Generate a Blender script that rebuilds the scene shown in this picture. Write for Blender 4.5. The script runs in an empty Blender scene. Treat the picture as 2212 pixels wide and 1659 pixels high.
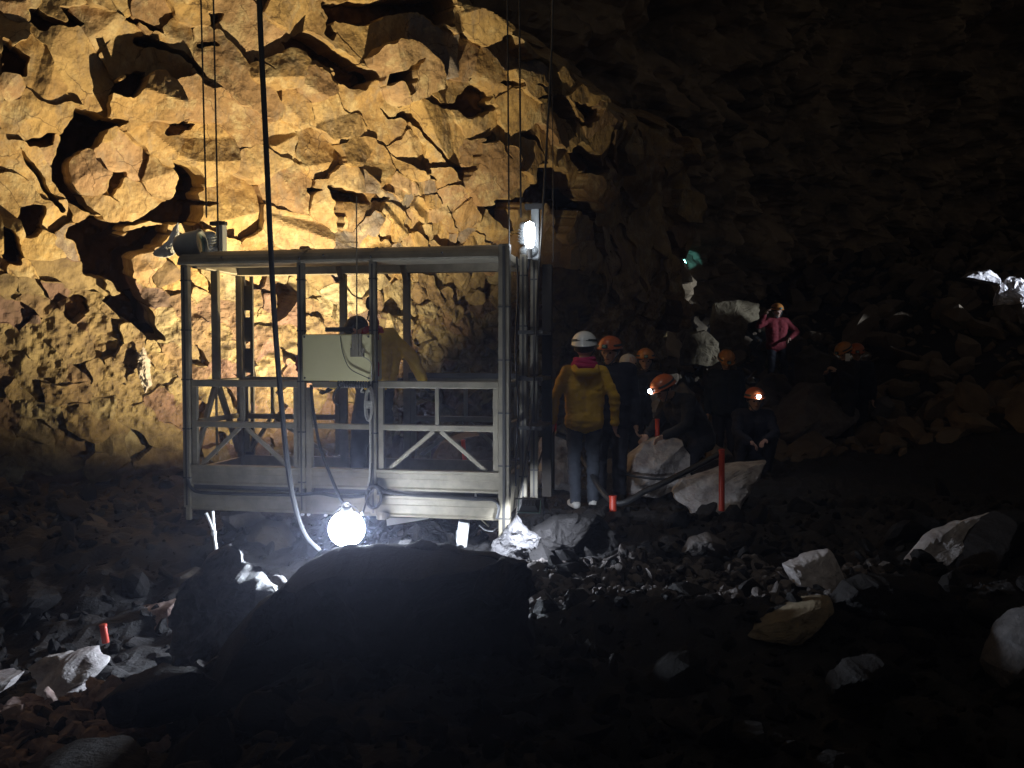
import bpy, bmesh, math, random
import numpy as np
from mathutils import Vector, Matrix, kdtree
from mathutils.geometry import tessellate_polygon

S = bpy.context.scene
COL = S.collection
R = math.radians

# ------------------------------------------------------------------ camera, world, exposure
FPX, PITCH, CAMZ = 840.0, math.atan(32 / 840), 1.6
cam = bpy.data.cameras.new('camera')
cam.sensor_width = 36
cam.lens = 36 * FPX / 1024
cam.clip_start, cam.clip_end = 0.05, 300
cam_o = bpy.data.objects.new('camera', cam)
COL.objects.link(cam_o)
cam_o.location = (0, 0, CAMZ)
cam_o.rotation_euler = (math.pi / 2 - PITCH, 0, 0)
S.camera = cam_o

world = bpy.data.worlds.new('World')
S.world = world
world.use_nodes = True
bg = world.node_tree.nodes['Background']
bg.inputs[0].default_value = (1.0, 0.90, 0.78, 1)
bg.inputs[1].default_value = 0.034
S.view_settings.view_transform = 'Standard'
S.view_settings.look = 'None'
S.view_settings.exposure = 0.0
S.view_settings.gamma = 1.0
S.view_settings.use_curve_mapping = False
S.cycles.use_denoising = True
S.cycles.max_bounces = 6
S.cycles.diffuse_bounces = 4
S.cycles.sample_clamp_indirect = 4.0

# ------------------------------------------------------------------ lamps: lit lamps of the place and one added fill
def lamp(name, kind, loc, energy, color, aim=None, size=0.05, angle=None, blend=0.3, link=None):
    d = bpy.data.lights.new(name, kind)
    d.energy, d.color = energy, color
    d.shadow_soft_size = size
    if kind == 'SPOT':
        d.spot_size, d.spot_blend = angle, blend
    o = bpy.data.objects.new(name, d)
    COL.objects.link(o)
    o.location = loc
    if aim is not None:
        o.rotation_euler = (Vector(aim) - Vector(loc)).to_track_quat('-Z', 'Y').to_euler()
    return o

WALL_LAMP = Vector((-1.55, 8.75, 0.30))
WALL_AIM = WALL_LAMP + Vector((-0.50, 0.40, 1.0))
lamp('wall_floodlight_beam', 'SPOT', WALL_LAMP, 2450, (1.0, 0.78, 0.42), aim=WALL_AIM, size=0.03, angle=R(124), blend=1.0)
GROUND_LAMP = Vector((0.13, 6.28, 0.42))
lamp('ground_floodlight_beam', 'SPOT', GROUND_LAMP, 75, (0.80, 0.88, 1.0), aim=(0.2, 6.75, -0.05), size=0.03, angle=R(112), blend=0.4)
# added unseen fill on cage and people, standing for daylight down the shaft
lamp('shaft_fill', 'SPOT', (-2.5, 1.0, 13.0), 430, (1.0, 0.95, 0.84), aim=(-0.1, 8.4, 0.8), size=0.8, angle=R(35), blend=0.8)
SIDE_LAMP = Vector((11.0, 14.4, 3.1))
lamp('side_floodlight_beam', 'SPOT', SIDE_LAMP, 1500, (0.72, 0.84, 1.0), aim=(9.50, 15.55, 2.80), size=0.05, angle=R(27), blend=0.4)

# ------------------------------------------------------------------ pixel helpers (coordinates of the photo at 2212 x 1659)
K = 1024 / 2212
CP, SP = math.cos(PITCH), math.sin(PITCH)
def ray(px, py):
    x = (px * K - 512) / FPX
    y = (384 - py * K) / FPX
    return Vector((x, CP + y * SP, -SP + y * CP))
def at(px, py, Y):
    d = ray(px, py)
    return Vector((0, 0, CAMZ)) + d * (Y / d.y)
def project(P):                                    # arrays (...,3) -> px, py
    x, y, z = P[..., 0], P[..., 1], P[..., 2] - CAMZ
    f = y * CP - z * SP
    u = y * SP + z * CP
    return (x / f * FPX + 512) / K, (384 - u / f * FPX) / K

# ------------------------------------------------------------------ noise
def _hash(ix, iy, iz, seed):
    h = (ix.astype(np.int64) * 374761393 + iy.astype(np.int64) * 668265263 + iz.astype(np.int64) * 2147483647 + seed * 1274126177) & 0xFFFFFFFF
    h = ((h ^ (h >> 13)) * 1103515245) & 0xFFFFFFFF
    h = ((h ^ (h >> 16)) * 2654435761) & 0xFFFFFFFF
    return ((h ^ (h >> 15)) & 0xFFFFFF) / float(0xFFFFFF)
def vnoise(x, y, z=None, seed=0):
    x = np.asarray(x, float); y = np.asarray(y, float)
    z = np.zeros_like(x) if z is None else np.asarray(z, float)
    ix, iy, iz = np.floor(x), np.floor(y), np.floor(z)
    fx, fy, fz = x - ix, y - iy, z - iz
    fx, fy, fz = (f * f * (3 - 2 * f) for f in (fx, fy, fz))
    r = 0
    for a in (0, 1):
        for b in (0, 1):
            for c in (0, 1):
                w = (fx if a else 1 - fx) * (fy if b else 1 - fy) * (fz if c else 1 - fz)
                r = r + w * _hash(ix + a, iy + b, iz + c, seed)
    return r * 2 - 1
def fbm(x, y, z=None, seed=0, octs=4):
    r, a, f = 0, 1.0, 1.0
    for k in range(octs):
        r = r + a * vnoise(x * f, y * f, None if z is None else z * f, seed + k * 17)
        a *= 0.5; f *= 2.03
    return r

# ------------------------------------------------------------------ materials
def mat(name, base, rough=0.7, metal=0.0, var=0.0, vscale=6.0, base2=None, bump=0.0, bscale=40.0, spec=0.5, tone=False, emit=None, estr=0.0, tones=None, coat=0.0):
    m = bpy.data.materials.new(name)
    m.use_nodes = True
    nt = m.node_tree
    p = nt.nodes['Principled BSDF']
    p.inputs['Base Color'].default_value = (*base, 1)
    p.inputs['Roughness'].default_value = rough
    p.inputs['Metallic'].default_value = metal
    p.inputs['Specular IOR Level'].default_value = spec
    if coat: p.inputs['Coat Weight'].default_value = coat
    if emit:
        p.inputs['Emission Color'].default_value = (*emit, 1)
        p.inputs['Emission Strength'].default_value = estr
    tc = nt.nodes.new('ShaderNodeTexCoord')
    src = None
    if tones:
        at_ = nt.nodes.new('ShaderNodeAttribute'); at_.attribute_name = 'tone'
        rp = nt.nodes.new('ShaderNodeValToRGB')
        el = rp.color_ramp.elements
        el[0].position, el[0].color = tones[0][0], (*tones[0][1], 1)
        el[1].position, el[1].color = tones[-1][0], (*tones[-1][1], 1)
        for pos, c in tones[1:-1]:
            e = el.new(pos); e.color = (*c, 1)
        nt.links.new(at_.outputs['Fac'], rp.inputs[0])
        src = rp.outputs[0]
    if var > 0:
        n = nt.nodes.new('ShaderNodeTexNoise'); n.inputs['Scale'].default_value = vscale
        n.inputs['Detail'].default_value = 8; n.inputs['Roughness'].default_value = 0.65
        nt.links.new(tc.outputs['Object'], n.inputs['Vector'])
        mx = nt.nodes.new('ShaderNodeMixRGB'); mx.blend_type = 'MIX'
        rr = nt.nodes.new('ShaderNodeValToRGB')
        rr.color_ramp.elements[0].position = 0.38; rr.color_ramp.elements[1].position = 0.66
        rr.color_ramp.elements[1].color = (var, var, var, 1); rr.color_ramp.elements[0].color = (0, 0, 0, 1)
        nt.links.new(n.outputs[0], rr.inputs[0]); nt.links.new(rr.outputs[0], mx.inputs[0])
        if src: nt.links.new(src, mx.inputs[1])
        else: mx.inputs[1].default_value = (*base, 1)
        b2 = base2 or tuple(c * 0.5 for c in base)
        mx.inputs[2].default_value = (*b2, 1)
        src = mx.outputs[0]
    if src: nt.links.new(src, p.inputs['Base Color'])
    if bump > 0:
        n2 = nt.nodes.new('ShaderNodeTexNoise'); n2.inputs['Scale'].default_value = bscale
        n2.inputs['Detail'].default_value = 6; n2.inputs['Roughness'].default_value = 0.7
        nt.links.new(tc.outputs['Object'], n2.inputs['Vector'])
        b = nt.nodes.new('ShaderNodeBump'); b.inputs['Strength'].default_value = min(1, bump); b.inputs['Distance'].default_value = 0.02
        nt.links.new(n2.outputs[0], b.inputs['Height']); nt.links.new(b.outputs[0], p.inputs['Normal'])
    return m

WALL_TONES = [(0.0, (0.20, 0.20, 0.235)), (0.08, (0.26, 0.255, 0.27)), (0.13, (0.31, 0.205, 0.125)), (0.30, (0.42, 0.285, 0.13)),
              (0.55, (0.51, 0.365, 0.165)), (0.75, (0.47, 0.35, 0.20)), (0.88, (0.40, 0.265, 0.18)), (1.0, (0.56, 0.45, 0.30))]
M = {}
def ochre():
    m = mat('ochre_rock', (0.5, 0.35, 0.15), 0.85, var=0.75, vscale=1.9, base2=(0.25, 0.16, 0.085), tones=WALL_TONES, spec=0.2)
    nt = m.node_tree; p = nt.nodes['Principled BSDF']; src = p.inputs['Base Color'].links[0].from_socket
    tc = [n for n in nt.nodes if n.type == 'TEX_COORD'][0]
    def noise(scale, lo, hi, stretch=None, det=9, rough=0.7):
        n = nt.nodes.new('ShaderNodeTexNoise'); n.inputs['Scale'].default_value = scale; n.inputs['Detail'].default_value = det; n.inputs['Roughness'].default_value = rough
        v = tc.outputs['Object']
        if stretch:
            mp = nt.nodes.new('ShaderNodeMapping'); mp.inputs['Scale'].default_value = stretch; mp.inputs['Rotation'].default_value = (0.3, 0.25, 0.5); nt.links.new(v, mp.inputs[0]); v = mp.outputs[0]
        nt.links.new(v, n.inputs['Vector'])
        r = nt.nodes.new('ShaderNodeValToRGB'); r.color_ramp.elements[0].position = lo; r.color_ramp.elements[1].position = hi
        nt.links.new(n.outputs[0], r.inputs[0]); return n, r.outputs[0]
    def mixc(src, fac, col, amount, mode='MIX'):
        mx = nt.nodes.new('ShaderNodeMixRGB'); mx.blend_type = mode
        ml = nt.nodes.new('ShaderNodeMath'); ml.operation = 'MULTIPLY'; ml.inputs[1].default_value = amount
        nt.links.new(fac, ml.inputs[0]); nt.links.new(ml.outputs[0], mx.inputs[0]); nt.links.new(src, mx.inputs[1]); mx.inputs[2].default_value = (*col, 1); return mx.outputs[0]
    _, f = noise(5.0, .50, .66, (1, 1, .5)); src = mixc(src, f, (0.24, 0.215, 0.20), 0.55)          # greyish bare patches
    _, f = noise(3.2, .52, .62, (1, 1, 1)); src = mixc(src, f, (0.55, 0.47, 0.30), 0.55)              # pale crust
    _, f = noise(9, .54, .72, (1.6, 1.6, .35)); src = mixc(src, f, (0.16, 0.105, 0.065), 0.75)        # dark seepage streaks
    _, f = noise(34, .50, .75); src = mixc(src, f, (0.17, 0.12, 0.08), 0.5)                           # speckle
    vo = nt.nodes.new('ShaderNodeTexVoronoi'); vo.feature = 'DISTANCE_TO_EDGE'; vo.inputs['Scale'].default_value = 2.6
    wn = nt.nodes.new('ShaderNodeTexNoise'); wn.inputs['Scale'].default_value = 2.2; wn.inputs['Detail'].default_value = 6
    av = nt.nodes.new('ShaderNodeMixRGB'); av.blend_type = 'ADD'; av.inputs[0].default_value = 0.45
    nt.links.new(tc.outputs['Object'], wn.inputs['Vector']); nt.links.new(tc.outputs['Object'], av.inputs[1]); nt.links.new(wn.outputs[1], av.inputs[2]); nt.links.new(av.outputs[0], vo.inputs['Vector'])
    cr = nt.nodes.new('ShaderNodeValToRGB'); cr.color_ramp.elements[0].position = 0.0; cr.color_ramp.elements[0].color = (1, 1, 1, 1); cr.color_ramp.elements[1].position = 0.022; cr.color_ramp.elements[1].color = (0, 0, 0, 1)
    nt.links.new(vo.outputs[0], cr.inputs[0])
    _, patch = noise(1.3, .46, .58)
    mk = nt.nodes.new('ShaderNodeMath'); mk.operation = 'MULTIPLY'; nt.links.new(cr.outputs[0], mk.inputs[0]); nt.links.new(patch, mk.inputs[1])
    src = mixc(src, mk.outputs[0], (0.07, 0.045, 0.03), 0.85)
    nt.links.new(src, p.inputs['Base Color'])
    n1, _ = noise(7, 0, 1, None, 12, .68); n2, _ = noise(30, 0, 1, (1.4, 1.4, .8), 8, .7)
    b1 = nt.nodes.new('ShaderNodeBump'); b1.inputs['Strength'].default_value = .55; b1.inputs['Distance'].default_value = .05; nt.links.new(n1.outputs[0], b1.inputs['Height'])
    b2 = nt.nodes.new('ShaderNodeBump'); b2.inputs['Strength'].default_value = .4; b2.inputs['Distance'].default_value = .015; nt.links.new(n2.outputs[0], b2.inputs['Height']); nt.links.new(b1.outputs[0], b2.inputs['Normal'])
    nt.links.new(b2.outputs[0], p.inputs['Normal'])
    return m
M['ochre'] = ochre()
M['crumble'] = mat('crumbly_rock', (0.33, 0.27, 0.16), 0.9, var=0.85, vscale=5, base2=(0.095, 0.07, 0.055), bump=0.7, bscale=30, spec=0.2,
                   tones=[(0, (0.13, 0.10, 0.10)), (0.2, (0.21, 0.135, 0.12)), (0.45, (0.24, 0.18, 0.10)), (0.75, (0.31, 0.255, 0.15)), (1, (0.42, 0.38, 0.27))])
M['shadow_hollow'] = mat('shadow_hollow_rock', (0.16, 0.10, 0.06), 0.95, var=0.5, vscale=4, base2=(0.08, 0.055, 0.04), bump=0.6, bscale=18, spec=0.1)  # dark brown of the carved hollows, shade put into the colour
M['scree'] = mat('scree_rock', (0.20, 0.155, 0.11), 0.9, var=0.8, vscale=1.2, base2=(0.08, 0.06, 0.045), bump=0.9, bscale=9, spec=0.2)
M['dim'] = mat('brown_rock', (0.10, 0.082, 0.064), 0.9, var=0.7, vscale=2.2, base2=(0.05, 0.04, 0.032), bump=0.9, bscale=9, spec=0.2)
M['far'] = mat('far_rock', (0.46, 0.35, 0.23), 0.9, var=0.9, vscale=0.7, base2=(0.09, 0.075, 0.06), bump=1.0, bscale=2.2, spec=0.2)
M['ground'] = mat('lava_gravel', (0.022, 0.020, 0.021), 0.7, var=0.6, vscale=9, base2=(0.012, 0.011, 0.012), bump=1.0, bscale=45, spec=0.4)
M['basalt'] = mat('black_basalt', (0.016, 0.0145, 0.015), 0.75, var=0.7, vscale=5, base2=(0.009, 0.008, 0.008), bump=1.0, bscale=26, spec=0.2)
M['darkgrey'] = mat('dark_grey_lava', (0.12, 0.115, 0.12), 0.7, var=0.8, vscale=7, base2=(0.035, 0.033, 0.035), bump=1.0, bscale=20, spec=0.4)
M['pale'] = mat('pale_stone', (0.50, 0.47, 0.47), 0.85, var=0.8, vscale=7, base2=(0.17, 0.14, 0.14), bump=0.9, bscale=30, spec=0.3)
M['pink'] = mat('pinkish_stone', (0.40, 0.30, 0.27), 0.85, var=0.8, vscale=8, base2=(0.17, 0.10, 0.085), bump=0.9, bscale=30, spec=0.3)
M['tan'] = mat('tan_stone', (0.25, 0.205, 0.135), 0.9, var=0.7, vscale=6, base2=(0.11, 0.08, 0.05), bump=0.9, bscale=24, spec=0.2)
M['greyrock'] = mat('grey_stone', (0.15, 0.135, 0.13), 0.85, var=0.8, vscale=6, base2=(0.085, 0.07, 0.065), bump=0.9, bscale=24, spec=0.3)
M['alu'] = mat('weathered_aluminium', (0.25, 0.222, 0.165), 0.5, metal=0.1, var=0.75, vscale=5, base2=(0.125, 0.108, 0.08), bump=0.12, bscale=60)
M['alu_dark'] = mat('dark_steel', (0.075, 0.073, 0.072), 0.5, metal=0.4, var=0.4, vscale=8, bump=0.1)
M['cream'] = mat('cream_paint', (0.60, 0.55, 0.31), 0.42, var=0.35, vscale=4, base2=(0.47, 0.42, 0.24), bump=0.05)
M['motor'] = mat('grey_enamel', (0.30, 0.32, 0.33), 0.45, var=0.4, vscale=9, base2=(0.19, 0.2, 0.2))
M['rubber'] = mat('black_rubber', (0.022, 0.022, 0.024), 0.45, bump=0.1)
M['wire'] = mat('wire_rope', (0.05, 0.045, 0.04), 0.45, metal=0.5, bump=0.3, bscale=300)
M['rope'] = mat('pale_rope', (0.42, 0.40, 0.35), 0.9, var=0.5, vscale=60, bump=0.8, bscale=120)
M['bag'] = mat('white_sheeting', (0.62, 0.64, 0.66), 0.6, var=0.4, vscale=12, base2=(0.40, 0.41, 0.43), bump=0.6, bscale=16)
M['whitepaint'] = mat('white_paint', (0.80, 0.80, 0.80), 0.5, var=0.2, vscale=9, base2=(0.62, 0.62, 0.62), bump=0.05)
M['redpost'] = mat('red_plastic', (0.56, 0.055, 0.025), 0.4, var=0.4, vscale=14, base2=(0.40, 0.04, 0.02))
M['wood'] = mat('dark_timber', (0.04, 0.032, 0.026), 0.85, var=0.6, vscale=12, bump=0.4)
M['lamp'] = mat('lit_diffuser', (0.9, 0.9, 0.9), 0.5, emit=(0.78, 0.87, 1.0), estr=850)
M['lampback'] = mat('lit_back_shell', (0.8, 0.8, 0.8), 0.5, emit=(0.88, 0.90, 1.0), estr=14)
M['tube'] = mat('lit_tube', (0.9, 0.9, 0.9), 0.5, emit=(0.84, 0.91, 1.0), estr=24)
M['headlight'] = mat('lit_lens', (0.9, 0.9, 0.9), 0.5, emit=(0.80, 0.90, 1.0), estr=45)
M['teal'] = mat('lit_teal_lens', (0.3, 0.6, 0.65), 0.4, emit=(0.28, 0.75, 0.85), estr=1.6)
M['glass'] = mat('green_tinted_glass', (0.25, 0.4, 0.36), 0.12, var=0.2)
M['skin'] = mat('skin', (0.47, 0.29, 0.215), 0.55, bump=0.05)
M['eye'] = mat('eye_dark', (0.02, 0.015, 0.012), 0.25)
M['lip'] = mat('lips', (0.30, 0.12, 0.10), 0.5)
M['hair'] = mat('dark_hair', (0.018, 0.014, 0.012), 0.55, bump=0.6, bscale=90)
M['hairgrey'] = mat('grey_hair', (0.48, 0.48, 0.48), 0.6, bump=0.6, bscale=90)
def cloth(n, c, k=0.6): M[n] = mat(n, c, 0.85, var=0.25, vscale=5, base2=tuple(x * k for x in c), bump=0.25, bscale=11)
cloth('mustard_jacket', (0.62, 0.38, 0.035)); cloth('navy_jacket', (0.010, 0.012, 0.028)); cloth('black_jacket', (0.011, 0.012, 0.018))
cloth('teal_black_jacket', (0.009, 0.016, 0.026)); cloth('red_jacket', (0.15, 0.008, 0.014)); cloth('jeans', (0.045, 0.052, 0.07)); cloth('dark_trousers', (0.012, 0.012, 0.020))
cloth('pale_trousers', (0.26, 0.32, 0.31)); cloth('pink_fleece', (0.48, 0.02, 0.12)); cloth('black_glove', (0.012, 0.012, 0.013)); cloth('patterned_red', (0.33, 0.03, 0.03), 1.0)
cloth('shoe_white', (0.62, 0.60, 0.57)); cloth('shoe_dark', (0.02, 0.02, 0.02)); cloth('pink_sleeve', (0.40, 0.25, 0.22))
M['helmet_white'] = mat('white_helmet_shell', (0.80, 0.84, 0.87), 0.25, coat=0.5)
M['helmet_orange'] = mat('orange_helmet_shell', (0.50, 0.125, 0.04), 0.3, coat=0.4)
M['helmet_amber'] = mat('amber_helmet_shell', (0.50, 0.20, 0.045), 0.3, coat=0.4)
M['strap'] = mat('dark_webbing', (0.035, 0.06, 0.07), 0.7)

# ------------------------------------------------------------------ object helpers
def link_mesh(name, verts, faces, material, parent=None, smooth=False, attr=None):
    me = bpy.data.meshes.new(name)
    if isinstance(verts, np.ndarray): verts = verts.tolist()
    if isinstance(faces, np.ndarray): faces = faces.tolist()
    me.from_pydata(verts, [], faces)
    for m_ in (material if isinstance(material, (list, tuple)) else [material]): me.materials.append(m_)
    if attr is not None:
        a = me.attributes.new('tone', 'FLOAT', 'POINT'); a.data.foreach_set('value', np.asarray(attr, np.float32))
    if smooth: me.polygons.foreach_set('use_smooth', [True] * len(me.polygons))
    me.update()
    o = bpy.data.objects.new(name, me)
    COL.objects.link(o)
    if parent: o.parent = parent
    return o
def tag(o, label=None, cat=None, group=None, kind=None):
    if label: o['label'] = label
    if cat: o['category'] = cat
    if group: o['group'] = group
    if kind: o['kind'] = kind
    return o
def empty(name, loc=(0, 0, 0), rz=0.0, label=None, cat=None, group=None):
    o = bpy.data.objects.new(name, None); COL.objects.link(o)
    o.location = loc; o.rotation_euler = (0, 0, rz); o.empty_display_size = 0.1
    return tag(o, label, cat, group)

def frame(d):
    d = Vector(d).normalized()
    a = Vector((0, 0, 1)) if abs(d.z) < 0.9 else Vector((0, 1, 0))
    x = a.cross(d).normalized()
    return x, d.cross(x), d
class MB:
    def __init__(s): s.v, s.f = [], []
    def add(s, vs, fs):
        n = len(s.v); s.v += [tuple(v) for v in vs]; s.f += [tuple(i + n for i in f) for f in fs]; return s
    def box(s, lo, hi, bev=0.0):
        x0, y0, z0 = lo; x1, y1, z1 = hi
        if bev <= 0:
            return s.add([(x0,y0,z0),(x1,y0,z0),(x1,y1,z0),(x0,y1,z0),(x0,y0,z1),(x1,y0,z1),(x1,y1,z1),(x0,y1,z1)],
                         [(3,2,1,0),(4,5,6,7),(0,1,5,4),(1,2,6,5),(2,3,7,6),(3,0,4,7)])
        bm = bmesh.new(); bmesh.ops.create_cube(bm, size=1)
        for v in bm.verts: v.co = Vector(((x0+x1)/2 + v.co.x*(x1-x0), (y0+y1)/2 + v.co.y*(y1-y0), (z0+z1)/2 + v.co.z*(z1-z0)))
        bmesh.ops.bevel(bm, geom=bm.edges[:], offset=bev, segments=2, affect='EDGES')
        bm.verts.index_update()
        s.add([v.co.copy() for v in bm.verts], [[v.index for v in f.verts] for f in bm.faces]); bm.free(); return s
    def bar(s, p, q, w, h, side=None):            # rectangular bar p->q; w along 'side', h across
        p, q = Vector(p), Vector(q); d = (q - p).normalized()
        a = Vector(side) if side else Vector((0, 1, 0))
        b = d.cross(a).normalized(); a = b.cross(d).normalized()
        c = min(w, h) * 0.12
        prof = [(-w/2+c,-h/2),(w/2-c,-h/2),(w/2,-h/2+c),(w/2,h/2-c),(w/2-c,h/2),(-w/2+c,h/2),(-w/2,h/2-c),(-w/2,-h/2+c)]
        vs = [e + a*x + b*y for e in (p, q) for x, y in prof]
        n = len(prof)
        return s.add(vs, [tuple((i, (i+1) % n, n+(i+1) % n, n+i)) for i in range(n)] + [tuple(range(n))[::-1], tuple(range(n, 2*n))])
    def tube(s, pts, r, n=8, r2=None):
        pts = [Vector(p) for p in pts]; vs, fs = [], []
        x = None
        for i, p in enumerate(pts):
            d = (pts[min(i+1, len(pts)-1)] - pts[max(i-1, 0)])
            if d.length < 1e-9: d = Vector((0, 0, 1))
            d.normalize()
            if x is None: x, y, _ = frame(d)
            else:
                x = (x - d * x.dot(d)).normalized(); y = d.cross(x)
            rr = r if r2 is None else r + (r2 - r) * i / (len(pts) - 1)
            if callable(r): rr = r(i / max(1, len(pts)-1))
            vs += [p + x*math.cos(2*math.pi*k/n)*rr + y*math.sin(2*math.pi*k/n)*rr for k in range(n)]
        for i in range(len(pts)-1):
            fs += [(i*n+k, i*n+(k+1) % n, (i+1)*n+(k+1) % n, (i+1)*n+k) for k in range(n)]
        fs += [tuple(range(n))[::-1], tuple(range((len(pts)-1)*n, len(pts)*n))]
        return s.add(vs, fs)
    def lathe(s, prof, c=(0,0,0), axis=(0,0,1), n=24, arc=1.0):   # prof: (radius, along)
        x, y, d = frame(axis); c = Vector(c); vs, fs = [], []
        for r, z in prof:
            vs += [c + d*z + x*math.cos(2*math.pi*k/n)*max(r, 1e-4) + y*math.sin(2*math.pi*k/n)*max(r, 1e-4) for k in range(n)]
        for i in range(len(prof)-1):
            fs += [(i*n+k, i*n+(k+1) % n, (i+1)*n+(k+1) % n, (i+1)*n+k) for k in range(n)]
        return s.add(vs, fs)
    def ball(s, c, r, n=14, m=10):
        rx, ry, rz = (r, r, r) if not hasattr(r, '__len__') else r
        prof = [(math.sin(math.pi*i/m), -math.cos(math.pi*i/m)) for i in range(m+1)]
        b = MB().lathe(prof, n=n)
        return s.add([(c[0]+v[0]*rx, c[1]+v[1]*ry, c[2]+v[2]*rz) for v in b.v], b.f)
    def build(s, name, m, parent=None, smooth=False):
        o = link_mesh(name, s.v, s.f, m, parent)
        if smooth:
            me = o.data
            me.polygons.foreach_set('use_smooth', [True] * len(me.polygons))
            me.set_sharp_from_angle(angle=R(40))
        return o
def smooth_path(pts, n=10):
    pts = [Vector(p) for p in pts]
    P = [pts[0]*2 - pts[1]] + pts + [pts[-1]*2 - pts[-2]]
    out = []
    for i in range(1, len(P)-2):
        for k in range(n):
            t = k/n
            out.append(0.5*((2*P[i]) + (P[i+1]-P[i-1])*t + (2*P[i-1]-5*P[i]+4*P[i+1]-P[i+2])*t*t + (3*P[i]-P[i-1]-3*P[i+1]+P[i+2])*t**3))
    return out + [pts[-1]]

def inside(px, py, poly):
    r = np.zeros(px.shape, bool)
    n = len(poly); j = n - 1
    for i in range(n):
        xi, yi = poly[i]; xj, yj = poly[j]
        if yi != yj:
            c = ((yi > py) != (yj > py)) & (px < (xj-xi)*(py-yi)/(yj-yi)+xi)
            r ^= c
        j = i
    return r

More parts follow.
